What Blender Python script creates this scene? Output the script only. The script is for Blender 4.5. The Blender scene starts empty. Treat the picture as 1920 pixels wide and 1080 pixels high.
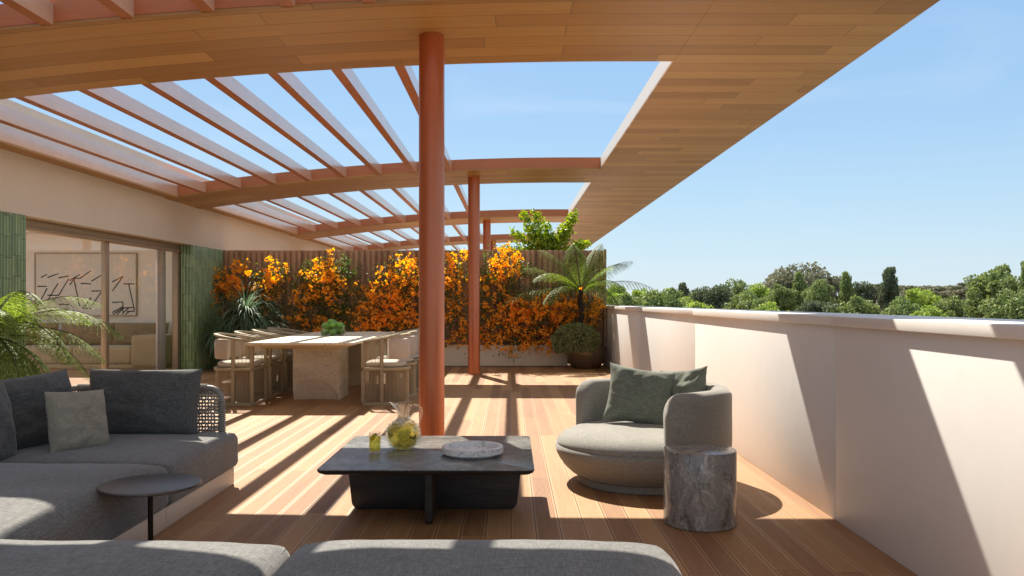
import bpy, bmesh, math, random
from math import sin, cos, pi, radians, sqrt, exp
from mathutils import Vector, Matrix, noise

SC = bpy.context.scene
COL = SC.collection
# ------------------------------------------------------------------ camera
H = 1.27
F = 1550.0
cd = bpy.data.cameras.new("camera")
cam = bpy.data.objects.new("camera", cd)
COL.objects.link(cam)
cam.location = (0, 0, H)
cam.rotation_euler = (radians(90), 0, 0)
cd.sensor_width = 36.0
cd.lens = F / 1920 * 36.0
cd.shift_x = 2 / 1920
cd.shift_y = 25 / 1920
cd.clip_start = 0.05
cd.clip_end = 3000
SC.camera = cam
# ------------------------------------------------------------------ sun and sky
SUN = Vector((0.295, -0.785, -1.0))            # the way the light travels
EL = math.atan2(1.0, sqrt(SUN.x ** 2 + SUN.y ** 2))
sd = bpy.data.lights.new("sun", 'SUN')
sd.energy = 5.0
sd.angle = radians(0.5)
sd.color = (1.0, 0.93, 0.81)
so = bpy.data.objects.new("sun", sd)
COL.objects.link(so)
so.location = (-10, 26, 30)
so.rotation_euler = SUN.to_track_quat('-Z', 'Y').to_euler()
W = bpy.data.worlds.new("World")
SC.world = W
W.use_nodes = True
wn = W.node_tree.nodes
wl = W.node_tree.links
wn.clear()
wo = wn.new('ShaderNodeOutputWorld')
bg = wn.new('ShaderNodeBackground')
sky = wn.new('ShaderNodeTexSky')
sky.sky_type = 'NISHITA'
sky.sun_disc = False
sky.sun_elevation = EL
sky.sun_rotation = math.atan2(-SUN.x, -SUN.y)
sky.air_density = 1.0
sky.dust_density = 0.6
sky.ozone_density = 1.6
bg.inputs['Strength'].default_value = 0.13
# clear summer air: the sky texture evened out with a pale-horizon gradient and faint wisps of cloud
wtc = wn.new('ShaderNodeTexCoord')
wsx = wn.new('ShaderNodeSeparateXYZ'); wl.new(wtc.outputs['Generated'], wsx.inputs[0])
wr = wn.new('ShaderNodeValToRGB'); wl.new(wsx.outputs[2], wr.inputs[0])
e_ = wr.color_ramp.elements
e_[0].position = 0.0; e_[0].color = (2.45, 2.95, 3.30, 1)
e_[1].position = 1.0; e_[1].color = (2.6, 2.75, 2.9, 1)
for p_, c_ in ((0.10, (1.85, 2.65, 3.30)), (0.20, (1.42, 2.30, 3.30)), (0.36, (1.12, 1.95, 3.15)), (0.55, (2.3, 2.6, 2.9))):
    q_ = e_.new(p_); q_.color = (*c_, 1)
wnz = wn.new('ShaderNodeTexNoise'); wnz.inputs['Scale'].default_value = 2.2; wnz.inputs['Detail'].default_value = 7; wnz.inputs['Distortion'].default_value = 1.2
wmp = wn.new('ShaderNodeMapping'); wmp.inputs['Scale'].default_value = (1, 1, 3.5)
wl.new(wtc.outputs['Generated'], wmp.inputs[0]); wl.new(wmp.outputs[0], wnz.inputs['Vector'])
wc = wn.new('ShaderNodeValToRGB'); wl.new(wnz.outputs['Fac'], wc.inputs[0])
wc.color_ramp.elements[0].position = 0.55; wc.color_ramp.elements[0].color = (0, 0, 0, 1)
wc.color_ramp.elements[1].position = 0.85; wc.color_ramp.elements[1].color = (0.35, 0.35, 0.35, 1)
wm2 = wn.new('ShaderNodeMix'); wm2.data_type = 'RGBA'
wl.new(wc.outputs[0], wm2.inputs[0]); wl.new(wr.outputs[0], wm2.inputs[6]); wm2.inputs[7].default_value = (3.2, 3.5, 3.8, 1)
wmx = wn.new('ShaderNodeMix'); wmx.data_type = 'RGBA'
wmx.inputs[0].default_value = 0.92
wl.new(sky.outputs[0], wmx.inputs[6]); wl.new(wm2.outputs[2], wmx.inputs[7])
wl.new(wmx.outputs[2], bg.inputs['Color'])
wl.new(bg.outputs[0], wo.inputs[0])
SC.view_settings.view_transform = 'Standard'
SC.view_settings.look = 'None'
SC.view_settings.exposure = 1.0
SC.view_settings.gamma = 1.0
SC.render.engine = 'CYCLES'
SC.cycles.use_denoising = True
SC.cycles.max_bounces = 10
SC.cycles.diffuse_bounces = 5
SC.cycles.glossy_bounces = 4
SC.cycles.transmission_bounces = 8
SC.cycles.transparent_max_bounces = 10
SC.cycles.sample_clamp_indirect = 6.0
SC.cycles.caustics_refractive = False
SC.cycles.blur_glossy = 0.5

# ------------------------------------------------------------------ helpers
class G:
    """collects faces for one mesh"""
    def __init__(s):
        s.v = []; s.f = []; s.m = []
    def add(s, vs, fs, mi=0):
        o = len(s.v)
        s.v.extend([tuple(p) for p in vs])
        s.f.extend([tuple(i + o for i in q) for q in fs])
        s.m.extend([mi] * len(fs))
        return s
    def box(s, x0, x1, y0, y1, z0, z1, mi=0):
        vs = [(x0, y0, z0), (x1, y0, z0), (x1, y1, z0), (x0, y1, z0), (x0, y0, z1), (x1, y0, z1), (x1, y1, z1), (x0, y1, z1)]
        return s.add(vs, [(0, 3, 2, 1), (4, 5, 6, 7), (0, 1, 5, 4), (1, 2, 6, 5), (2, 3, 7, 6), (3, 0, 4, 7)], mi)
    def tube(s, pts, r, n=8, cap=True, mi=0, up=None):
        pts = [Vector(p) for p in pts]
        rs = r if isinstance(r, (list, tuple)) else [r] * len(pts)
        vs = []; fs = []
        prev = None
        for i, p in enumerate(pts):
            d = (pts[min(i + 1, len(pts) - 1)] - pts[max(i - 1, 0)])
            if d.length < 1e-9: d = Vector((0, 0, 1))
            d.normalize()
            if prev is None:
                a = Vector((0, 0, 1)) if abs(d.z) < 0.9 else Vector((1, 0, 0))
                u = d.cross(a).normalized()
            else:
                u = (prev - d * prev.dot(d))
                u = u.normalized() if u.length > 1e-6 else d.orthogonal().normalized()
            prev = u
            w = d.cross(u)
            for k in range(n):
                t = 2 * pi * k / n
                vs.append(p + u * (cos(t) * rs[i]) + w * (sin(t) * rs[i]))
        for i in range(len(pts) - 1):
            for k in range(n):
                a = i * n + k; b = i * n + (k + 1) % n
                fs.append((a, b, b + n, a + n))
        if cap:
            fs.append(tuple(range(n - 1, -1, -1)))
            fs.append(tuple((len(pts) - 1) * n + k for k in range(n)))
        return s.add(vs, fs, mi)
    def sweep(s, pts, w, h, closed=False, mi=0):
        """rectangular section (w across, h up) along a path in plan; pts (x,y,z) = centre"""
        pts = [Vector(p) for p in pts]
        n = len(pts); vs = []; fs = []
        for i, p in enumerate(pts):
            if closed: d = pts[(i + 1) % n] - pts[(i - 1) % n]
            else: d = pts[min(i + 1, n - 1)] - pts[max(i - 1, 0)]
            d.z = 0; d.normalize()
            sd_ = Vector((d.y, -d.x, 0)) * (w / 2)
            u = Vector((0, 0, h / 2))
            vs += [p - sd_ - u, p + sd_ - u, p + sd_ + u, p - sd_ + u]
        for i in range(n if closed else n - 1):
            for k in range(4):
                a = i * 4 + k; b = i * 4 + (k + 1) % 4; c = ((i + 1) % n) * 4
                fs.append((a, b, c + (k + 1) % 4, c + k))
        if not closed:
            fs += [(3, 2, 1, 0), tuple((n - 1) * 4 + k for k in range(4))]
        return s.add(vs, fs, mi)
    def lathe(s, prof, n=48, c=(0, 0, 0), mi=0):
        vs = []; fs = []
        for r, z in prof:
            for k in range(n):
                t = 2 * pi * k / n
                vs.append((c[0] + r * cos(t), c[1] + r * sin(t), c[2] + z))
        for i in range(len(prof) - 1):
            for k in range(n):
                a = i * n + k; b = i * n + (k + 1) % n
                fs.append((a, b, b + n, a + n))
        if prof[0][0] > 1e-5: fs.append(tuple(range(n - 1, -1, -1)))
        if prof[-1][0] > 1e-5: fs.append(tuple((len(prof) - 1) * n + k for k in range(n)))
        return s.add(vs, fs, mi)
    def build(s, name, mat, parent=None, smooth=None, bevel=0, loc=None, seg=2):
        me = bpy.data.meshes.new(name)
        me.from_pydata(s.v, [], s.f)
        mats = mat if isinstance(mat, (list, tuple)) else [mat]
        for m in mats: me.materials.append(m)
        if len(mats) > 1: me.polygons.foreach_set('material_index', s.m)
        me.update()
        o = bpy.data.objects.new(name, me)
        COL.objects.link(o)
        if parent: o.parent = parent
        if loc: o.location = loc
        if bevel:
            bm = bmesh.new(); bm.from_mesh(me)
            bmesh.ops.remove_doubles(bm, verts=bm.verts, dist=1e-5)
            es = [e for e in bm.edges if len(e.link_faces) == 2 and e.calc_face_angle(0) > radians(40)]
            bmesh.ops.bevel(bm, geom=es, offset=bevel, segments=seg, affect='EDGES', profile=0.5, clamp_overlap=True)
            bm.to_mesh(me); bm.free()
            if smooth is None: smooth = 40
        if smooth is not None:
            me.polygons.foreach_set('use_smooth', [True] * len(me.polygons))
            if smooth < 180: me.set_sharp_from_angle(angle=radians(smooth))
            me.update()
        return o

def tag(o, label=None, cat=None, group=None, kind=None):
    if label: o['label'] = label
    if cat: o['category'] = cat
    if group: o['group'] = group
    if kind: o['kind'] = kind
    return o
def thing(name, label, cat, loc=(0, 0, 0), rz=0, group=None):
    o = bpy.data.objects.new(name, None)
    o.empty_display_size = 0.2
    COL.objects.link(o)
    o.location = loc
    o.rotation_euler = (0, 0, rz)
    return tag(o, label, cat, group)
def copy_tree(o, label=None, loc=None, rz=None, parent=None, scale=None):
    kids = [c for c in bpy.data.objects if c.parent == o]
    c = o.copy(); COL.objects.link(c); c.parent = parent
    if label: c['label'] = label
    if loc is not None: c.location = loc
    if rz is not None: c.rotation_euler = (0, 0, rz)
    if scale is not None: c.scale = scale
    for k in kids: copy_tree(k, parent=c)
    return c

def soft(sx, sy, sz, r=0.05, n=20, crown=0.0, wob=0.0, seed=0, nz=None):
    """upholstered block, base at z=0, centred in plan"""
    g = G(); nz = nz or max(4, n // 3)
    def ax(m, half):
        out = []
        for i in range(m + 1):
            t = -1 + 2 * i / m
            out.append(half * (abs(t) ** 0.75) * (1 if t >= 0 else -1))
        return out
    X = ax(n, sx / 2); Y = ax(n, sy / 2); Z = ax(nz, sz / 2)
    idx = {}; vs = []; fs = []
    def vid(i, j, k):
        key = (i, j, k)
        if key not in idx:
            p = Vector((X[i], Y[j], Z[k]))
            q = Vector((max(-sx / 2 + r, min(sx / 2 - r, p.x)), max(-sy / 2 + r, min(sy / 2 - r, p.y)), max(-sz / 2 + r, min(sz / 2 - r, p.z))))
            d = p - q
            if d.length > 1e-9: p = q + d.normalized() * r
            u = p.x / (sx / 2); v = p.y / (sy / 2); t = p.z / (sz / 2)
            p.z += crown * (1 - u ** 8) * (1 - abs(v) ** 5) * max(0, t)
            if wob:
                nn = noise.noise_vector(Vector((p.x * 3.1 + seed * 7.7, p.y * 3.1, p.z * 3.1 + seed)))
                n2 = noise.noise_vector(Vector((p.x * 9 + seed * 3.3, p.y * 9, p.z * 9)))
                p += nn * wob + n2 * wob * 0.3
            idx[key] = len(vs); vs.append((p.x, p.y, p.z + sz / 2))
        return idx[key]
    for i in range(n):
        for j in range(n):
            fs.append((vid(i, j, 0), vid(i, j + 1, 0), vid(i + 1, j + 1, 0), vid(i + 1, j, 0)))
            fs.append((vid(i, j, nz), vid(i + 1, j, nz), vid(i + 1, j + 1, nz), vid(i, j + 1, nz)))
        for k in range(nz):
            fs.append((vid(i, 0, k), vid(i + 1, 0, k), vid(i + 1, 0, k + 1), vid(i, 0, k + 1)))
            fs.append((vid(i, n, k), vid(i, n, k + 1), vid(i + 1, n, k + 1), vid(i + 1, n, k)))
            fs.append((vid(0, i, k), vid(0, i, k + 1), vid(0, i + 1, k + 1), vid(0, i + 1, k)))
            fs.append((vid(n, i, k), vid(n, i + 1, k), vid(n, i + 1, k + 1), vid(n, i, k + 1)))
    return g.add(vs, fs)

def piping(sx, sy, sz, r, wob, seed, frac=0.62):
    """welt cord following the upper edge of a soft() block"""
    pts = []
    a = pi / 2 * frac; R = r * cos(a); z = sz / 2 - r + r * sin(a)
    for cx, cy, a0 in ((sx / 2 - r, sy / 2 - r, 0), (-sx / 2 + r, sy / 2 - r, 90), (-sx / 2 + r, -sy / 2 + r, 180), (sx / 2 - r, -sy / 2 + r, 270)):
        for k in range(7):
            t = radians(a0 + 15 * k); pts.append(Vector((cx + R * cos(t), cy + R * sin(t), z)))
    out = []
    for p, q in zip(pts, pts[1:] + pts[:1]):
        m = max(1, int((q - p).length / .04))
        for k in range(m): out.append(p.lerp(q, k / m))
    out.append(out[0].copy())
    res = []
    for p in out:
        nn = noise.noise_vector(Vector((p.x * 3.1 + seed * 7.7, p.y * 3.1, p.z * 3.1 + seed)))
        n2 = noise.noise_vector(Vector((p.x * 9 + seed * 3.3, p.y * 9, p.z * 9)))
        res.append(p + nn * wob + n2 * wob * 0.3 + Vector((0, 0, sz / 2)))
    return G().tube(res, 0.0042, 6, False)
def pillow(w, h, t, seed=0, n=26, pinch=0.10, wr=0.008):
    """standing pillow in the XZ plane, bottom edge at z=0, thickness along Y"""
    g = G()
    vs = []; fs = []
    for side in (1, -1):
        o = len(vs)
        for i in range(n + 1):
            for j in range(n + 1):
                u = -1 + 2 * i / n; v = -1 + 2 * j / n
                x = w / 2 * u * (1 - pinch * (1 - v * v) * abs(u) ** 3)
                z = h / 2 * v * (1 - pinch * (1 - u * u) * abs(v) ** 3)
                e = (max(0, 1 - abs(u) ** 2.6) * max(0, 1 - abs(v) ** 2.6)) ** 0.48
                y = t / 2 * e
                nn = noise.noise(Vector((u * 2.2 + seed * 5.1, v * 2.2, side * 3)))
                n2 = noise.noise(Vector((u * 5.5 + seed, v * 5.5 + 9, side)))
                rad = noise.noise(Vector((math.atan2(v, u) * 4 + seed * 2, 1.7, side)))
                y += e * (nn * wr * 1.4 + n2 * wr * 0.9) + rad * wr * 0.9 * (abs(u) + abs(v)) * 0.5 * e
                vs.append((x, side * y, z + h / 2))
        for i in range(n):
            for j in range(n):
                a = o + i * (n + 1) + j
                q = (a, a + n + 1, a + n + 2, a + 1)
                fs.append(q if side < 0 else q[::-1])
    return g.add(vs, fs)

# ------------------------------------------------------------------ materials
class NT:
    def __init__(s, name):
        s.m = bpy.data.materials.new(name)
        s.m.use_nodes = True
        s.t = s.m.node_tree
        s.n = s.t.nodes; s.l = s.t.links
        s.b = s.n.get('Principled BSDF')
        s.out = s.n.get('Material Output')
        s.co = s.n.new('ShaderNodeTexCoord')
    def new(s, k, **kw):
        n = s.n.new(k)
        for a, b in kw.items(): setattr(n, a, b)
        return n
    def link(s, a, b): s.l.new(a, b)
    def set(s, **kw):
        for k, v in kw.items(): s.b.inputs[k.replace('_', ' ')].default_value = v
    def math(s, op, a, b=None, c=None):
        n = s.new('ShaderNodeMath', operation=op)
        for i, x in enumerate((a, b, c)):
            if x is None: continue
            if isinstance(x, (int, float)): n.inputs[i].default_value = x
            else: s.link(x, n.inputs[i])
        return n.outputs[0]
    def noise(s, scale, detail=3, vec=None, rough=0.55, stretch=None, dist=0.0):
        n = s.new('ShaderNodeTexNoise')
        n.inputs['Scale'].default_value = scale
        n.inputs['Detail'].default_value = detail
        n.inputs['Roughness'].default_value = rough
        n.inputs['Distortion'].default_value = dist
        v = vec or s.co.outputs['Object']
        if stretch:
            mp = s.new('ShaderNodeMapping')
            mp.inputs['Scale'].default_value = stretch
            s.link(v, mp.inputs['Vector']); v = mp.outputs[0]
        s.link(v, n.inputs['Vector'])
        return n.outputs['Fac']
    def ramp(s, fac, stops):
        r = s.new('ShaderNodeValToRGB')
        e = r.color_ramp.elements
        while len(e) > 1: e.remove(e[0])
        for i, (p, c) in enumerate(stops):
            q = e[0] if i == 0 else e.new(p)
            q.position = p; q.color = (*c, 1) if len(c) == 3 else c
        s.link(fac, r.inputs[0])
        return r.outputs[0]
    def mix(s, f, a, b, mode='MIX'):
        n = s.new('ShaderNodeMix', data_type='RGBA', blend_type=mode)
        for i, x in ((0, f), (6, a), (7, b)):
            if isinstance(x, (int, float)): n.inputs[i].default_value = x
            elif isinstance(x, tuple): n.inputs[i].default_value = (*x, 1)
            else: s.link(x, n.inputs[i])
        return n.outputs[2]
    def bump(s, h, strength=0.3, dist=0.01):
        n = s.new('ShaderNodeBump')
        n.inputs['Strength'].default_value = strength
        n.inputs['Distance'].default_value = dist
        s.link(h, n.inputs['Height'])
        s.link(n.outputs[0], s.b.inputs['Normal'])
        return n
    def xyz(s):
        x = s.new('ShaderNodeSeparateXYZ')
        s.link(s.co.outputs['Object'], x.inputs[0])
        return x.outputs
    def col(s, c): s.link(c, s.b.inputs['Base Color'])

def simple(name, base, rough=0.5, var=0.12, scale=6, bump=0.0, bscale=60, metal=0.0, detail=4, stretch=None, **kw):
    t = NT(name)
    t.set(Roughness=rough, Metallic=metal, **kw)
    f = t.noise(scale, detail, stretch=stretch)
    a = tuple(c * (1 - var) for c in base); b = tuple(min(1, c * (1 + var)) for c in base)
    t.col(t.ramp(f, [(0.3, a), (0.7, b)]))
    if bump:
        t.bump(t.noise(bscale, 4, stretch=stretch), bump, 0.01)
    return t.m

def planks(name, across, along, width, length, cols, gap=0.004, groove=False, rough=0.5, edge_highlight=None, bumpd=0.004):
    """boards laid side by side; across/along are axis indices"""
    t = NT(name); t.set(Roughness=rough)
    p = t.xyz()
    A = p[across]; L = p[along]
    a = t.math('DIVIDE', A, width)
    bi = t.math('FLOOR', a)
    fr = t.math('SUBTRACT', a, bi)
    wn1 = t.new('ShaderNodeTexWhiteNoise', noise_dimensions='1D'); t.link(bi, wn1.inputs['W'])
    l = t.math('ADD', t.math('DIVIDE', L, length), t.math('MULTIPLY', wn1.outputs['Value'], 7.31))
    li = t.math('FLOOR', l)
    lf = t.math('SUBTRACT', l, li)
    cb = t.new('ShaderNodeCombineXYZ'); t.link(bi, cb.inputs[0]); t.link(li, cb.inputs[1])
    wn2 = t.new('ShaderNodeTexWhiteNoise', noise_dimensions='3D'); t.link(cb.outputs[0], wn2.inputs['Vector'])
    st = [1.0, 1.0, 1.0]; st[along] = 0.06
    # grain with a per-board offset
    off = t.new('ShaderNodeVectorMath', operation='MULTIPLY_ADD')
    t.link(wn2.outputs['Color'], off.inputs[0]); off.inputs[1].default_value = (9, 9, 9); t.link(t.co.outputs['Object'], off.inputs[2])
    g1 = t.noise(55, 4, vec=off.outputs[0], stretch=tuple(st), dist=0.6)
    g2 = t.noise(9, 3, vec=off.outputs[0], stretch=tuple(st), dist=1.2)
    g3 = t.noise(0.9, 3)
    f = t.math('ADD', t.math('MULTIPLY', g1, 0.30), t.math('MULTIPLY', g2, 0.30))
    f = t.math('ADD', f, t.math('MULTIPLY', wn2.outputs['Value'], 0.42))
    f = t.math('ADD', f, t.math('MULTIPLY', g3, 0.10))
    c = t.ramp(f, [(0.28, cols[0]), (0.5, cols[1]), (0.75, cols[2])])
    e = t.math('MINIMUM', fr, t.math('SUBTRACT', 1.0, fr))      # 0 at the joints
    gp = t.math('LESS_THAN', e, gap / width)
    ge = t.math('MINIMUM', lf, t.math('SUBTRACT', 1.0, lf))
    gq = t.math('LESS_THAN', ge, 0.0018 / length * 1.2)
    gm = t.math('MAXIMUM', gp, gq)
    if edge_highlight is not None:
        em = t.math('MULTIPLY', t.math('LESS_THAN', e, 0.085), t.math('GREATER_THAN', e, 0.035))  # lighter lines paint the chamfer highlight into the board edges
        c = t.mix(t.math('MULTIPLY', em, 0.6), c, edge_highlight)
    c = t.mix(gm, c, tuple(x * (0.6 if groove else 0.22) for x in cols[0]))
    t.col(c)
    hgt = t.math('MULTIPLY', g1, 0.12)
    if groove:
        w = t.math('SINE', t.math('MULTIPLY', A, 2 * pi / 0.0082))
        w = t.math('MULTIPLY', t.math('MULTIPLY', w, t.math('GREATER_THAN', e, 0.11)), 0.5)
        hgt = t.math('ADD', hgt, w)
    hgt = t.math('SUBTRACT', hgt, t.math('MULTIPLY', gm, 1.5))
    t.bump(hgt, 0.6, bumpd)
    return t.m

M = {}
M['deck'] = planks('deck_wood', 0, 1, 0.138, 3.1, [(0.215, 0.094, 0.034), (0.315, 0.153, 0.057), (0.43, 0.235, 0.098)], gap=0.0024, groove=True, rough=0.55, edge_highlight=(0.50, 0.32, 0.17), bumpd=0.002)
M['soffit'] = planks('soffit_wood', 1, 0, 0.262, 2.3, [(0.29, 0.142, 0.036), (0.39, 0.203, 0.056), (0.49, 0.280, 0.088)], gap=0.003, rough=0.45, bumpd=0.003)
M['indoor_floor'] = planks('indoor_floor_wood', 1, 0, 0.18, 2.0, [(0.28, 0.14, 0.07), (0.36, 0.19, 0.10), (0.42, 0.24, 0.13)], gap=0.002, rough=0.35, bumpd=0.001)
def fence_wood():
    t = NT('fence_wood'); t.set(Roughness=0.6)
    p = t.xyz()
    bi = t.math('FLOOR', t.math('DIVIDE', p[0], 0.1132))
    w = t.new('ShaderNodeTexWhiteNoise', noise_dimensions='1D'); t.link(bi, w.inputs['W'])
    g = t.noise(40, 4, stretch=(1, 1, 0.05))
    f = t.math('ADD', t.math('MULTIPLY', w.outputs['Value'], 0.55), t.math('MULTIPLY', g, 0.45))
    t.col(t.ramp(f, [(0.2, (0.33, 0.205, 0.125)), (0.5, (0.44, 0.285, 0.175)), (0.8, (0.54, 0.365, 0.235))]))
    t.bump(g, 0.3, 0.004)
    return t.m
M['fence'] = fence_wood()
def copper(name, base, rough, metal=0.75, coat=0.6, st=(1, 1, 0.05)):
    t = NT(name)
    t.set(Roughness=rough, Metallic=metal)
    t.b.inputs['Coat Weight'].default_value = coat
    t.b.inputs['Coat Roughness'].default_value = 0.22
    t.b.inputs['Coat IOR'].default_value = 2.5
    f = t.noise(70, 4, stretch=st)
    f2 = t.noise(1.4, 3)
    k = t.math('ADD', t.math('MULTIPLY', f, 0.5), t.math('MULTIPLY', f2, 0.5))
    t.col(t.ramp(k, [(0.3, tuple(c * 0.86 for c in base)), (0.7, tuple(min(1, c * 1.12) for c in base))]))
    t.bump(f, 0.12, 0.003)
    return t.m
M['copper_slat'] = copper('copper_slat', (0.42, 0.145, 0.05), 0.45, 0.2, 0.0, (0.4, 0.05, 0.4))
M['slat_side'] = copper('copper_painted_sheen', (0.62, 0.42, 0.31), 0.38, 0.05, 1.0, (0.4, 0.05, 0.4))  # paler than the copper: grazing sky reflection painted into the side colour
M['copper_beam'] = copper('copper_beam', (0.47, 0.15, 0.055), 0.5, 0.15, 0.0, (0.05, 1, 1))
M['copper_post'] = copper('copper_post', (0.50, 0.14, 0.048), 0.36, 0.45, 0.15, (0.3, 0.3, 2.5))
def plaster(name, base, rough=0.65, var=0.05):
    t = NT(name); t.set(Roughness=rough)
    f = t.math('ADD', t.math('MULTIPLY', t.noise(0.8, 4), 0.7), t.math('MULTIPLY', t.noise(9, 4), 0.3))
    t.col(t.ramp(f, [(0.3, tuple(c * (1 - var) for c in base)), (0.7, tuple(min(1, c * (1 + var)) for c in base))]))
    t.bump(t.noise(180, 3), 0.12, 0.002)
    return t.m
M['plaster'] = plaster('cream_render', (0.62, 0.56, 0.475))
M['indoor_wall'] = plaster('indoor_wall_paint', (0.84, 0.74, 0.61))
M['parapet'] = plaster('parapet_render', (0.785, 0.765, 0.735), 0.5)
M['coping'] = plaster('coping_stone', (0.80, 0.765, 0.73), 0.4)
M['trim'] = plaster('opening_trim_paint', (0.72, 0.66, 0.60), 0.4, 0.03)
M['planter'] = plaster('planter_render', (0.70, 0.63, 0.47), 0.6)
def tiles():
    t = NT('glazed_green_tile')
    t.set(Roughness=0.16)
    t.b.inputs['Coat Weight'].default_value = 0.5
    p = t.xyz()
    c = t.new('ShaderNodeCombineXYZ')
    yi = t.math('FLOOR', t.math('DIVIDE', t.math('ADD', p[1], p[0]), 0.055))
    w0 = t.new('ShaderNodeTexWhiteNoise', noise_dimensions='1D'); t.link(t.math('FLOOR', t.math('DIVIDE', yi, 3)), w0.inputs['W'])
    zz = t.math('ADD', t.math('DIVIDE', p[2], 0.24), w0.outputs['Value'])
    zi = t.math('FLOOR', zz)
    t.link(yi, c.inputs[0]); t.link(zi, c.inputs[1])
    w = t.new('ShaderNodeTexWhiteNoise', noise_dimensions='3D'); t.link(c.outputs[0], w.inputs['Vector'])
    g = t.noise(14, 4, stretch=(1, 1, 0.3))
    f = t.math('ADD', t.math('MULTIPLY', w.outputs['Value'], 0.5), t.math('MULTIPLY', g, 0.5))
    col = t.ramp(f, [(0.2, (0.13, 0.215, 0.08)), (0.5, (0.185, 0.285, 0.11)), (0.8, (0.27, 0.38, 0.165))])
    fr = t.math('SUBTRACT', zz, zi)
    gm = t.math('LESS_THAN', fr, 0.02)
    t.col(t.mix(gm, col, (0.03, 0.05, 0.035)))
    t.bump(t.math('SUBTRACT', t.math('MULTIPLY', t.noise(22, 2), 0.4), gm), 0.4, 0.004)
    return t.m
M['tile'] = tiles()
def fabric(name, base, scale=190, var=0.5, rough=0.92, sheen=0.25, bump=0.5):
    t = NT(name); t.set(Roughness=rough)
    t.b.inputs['Sheen Weight'].default_value = sheen
    t.b.inputs['Sheen Roughness'].default_value = 0.4
    a = t.noise(scale, 2, stretch=(1.0, 0.12, 1.0))
    b = t.noise(scale, 2, stretch=(0.12, 1.0, 0.35))
    d = t.noise(scale * 0.9, 2)
    s_ = t.math('ADD', t.math('ADD', t.math('MULTIPLY', a, 0.4), t.math('MULTIPLY', b, 0.4)), t.math('MULTIPLY', d, 0.2))
    big = t.noise(3.0, 3)
    f = t.math('ADD', t.math('MULTIPLY', s_, 0.85), t.math('MULTIPLY', big, 0.15))
    t.col(t.ramp(f, [(0.36, tuple(c * (1 - var) for c in base)), (0.5, base), (0.64, tuple(min(1, c * (1 + 1.3 * var)) for c in base))]))
    t.bump(s_, bump, 0.004)
    return t.m
M['sofa'] = fabric('grey_woven_fabric', (0.148, 0.146, 0.138))
M['sofa_pillow'] = fabric('charcoal_woven_fabric', (0.095, 0.097, 0.092), 200)
M['beige_pillow'] = fabric('beige_linen_fabric', (0.31, 0.28, 0.215), 220, 0.28)
M['green_pillow'] = fabric('sage_linen_fabric', (0.155, 0.172, 0.135), 220, 0.42)
M['armchair'] = fabric('taupe_boucle_fabric', (0.255, 0.245, 0.215), 220, 0.3)
M['cream_fabric'] = fabric('cream_cushion_fabric', (0.54, 0.48, 0.39), 300, 0.12)
M['olive_fabric'] = fabric('olive_sofa_fabric', (0.44, 0.32, 0.175), 200, 0.2)
M['brown_fabric'] = fabric('brown_cushion_fabric', (0.27, 0.185, 0.095), 200, 0.25)
M['sofa_base'] = simple('sofa_base_lacquer', (0.62, 0.53, 0.43), 0.45, 0.05, 3)
M['rope'] = simple('grey_rope', (0.33, 0.31, 0.275), 0.85, 0.3, 300, 0.4, 400)
M['frame_grey'] = simple('grey_powder_coat', (0.25, 0.235, 0.21), 0.5, 0.06, 8)
M['teak'] = simple('taupe_lacquered_wood', (0.37, 0.29, 0.17), 0.5, 0.14, 30, 0.1, 60, stretch=(1, 1, 0.1))
M['teak_rope'] = simple('taupe_rope', (0.40, 0.31, 0.19), 0.8, 0.15, 200)
M['black_metal'] = simple('black_metal', (0.018, 0.017, 0.017), 0.28, 0.1, 10, metal=0.6)
M['table_metal'] = simple('dark_satin_metal_top', (0.12, 0.11, 0.10), 0.33, 0.08, 5, metal=0.7)
M['dark_wood'] = simple('dark_stained_wood', (0.032, 0.029, 0.026), 0.5, 0.35, 16, 0.3, 60, stretch=(0.15, 1, 1))
M['bronze'] = simple('bronze_glaze', (0.23, 0.17, 0.11), 0.32, 0.15, 3, metal=0.7)
M['frame_bronze'] = simple('champagne_aluminium', (0.36, 0.28, 0.19), 0.4, 0.05, 10, metal=0.35)
M['white_frame'] = simple('curtain_white', (0.72, 0.68, 0.62), 0.8, 0.05, 10)
M['grass_ground'] = simple('far_ground', (0.17, 0.13, 0.085), 0.95, 0.3, 0.05)
def marble(name, stops, scale, warp, rough, vein, vcol, vthr=0.035):
    t = NT(name); t.set(Roughness=rough)
    wv = t.new('ShaderNodeTexNoise'); wv.inputs['Scale'].default_value = scale; wv.inputs['Detail'].default_value = 5
    t.link(t.co.outputs['Object'], wv.inputs['Vector'])
    ad = t.new('ShaderNodeVectorMath', operation='MULTIPLY_ADD')
    t.link(wv.outputs['Color'], ad.inputs[0]); ad.inputs[1].default_value = (warp,) * 3; t.link(t.co.outputs['Object'], ad.inputs[2])
    f = t.noise(scale * 1.3, 6, vec=ad.outputs[0], rough=0.62)
    c = t.ramp(f, stops)
    v = t.noise(vein, 5, vec=ad.outputs[0], rough=0.55)
    d = t.math('ABSOLUTE', t.math('SUBTRACT', v, 0.5))
    ln = t.ramp(d, [(0.0, (1, 1, 1)), (vthr, (0, 0, 0))])
    v2 = t.noise(vein * 0.55, 4, vec=ad.outputs[0])
    d2 = t.ramp(t.math('ABSOLUTE', t.math('SUBTRACT', v2, 0.47)), [(0.0, (1, 1, 1)), (vthr * 0.6, (0, 0, 0))])
    m = t.math('MULTIPLY', t.math('MAXIMUM', ln, d2), 0.8)
    t.col(t.mix(m, c, vcol))
    return t.m
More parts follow.
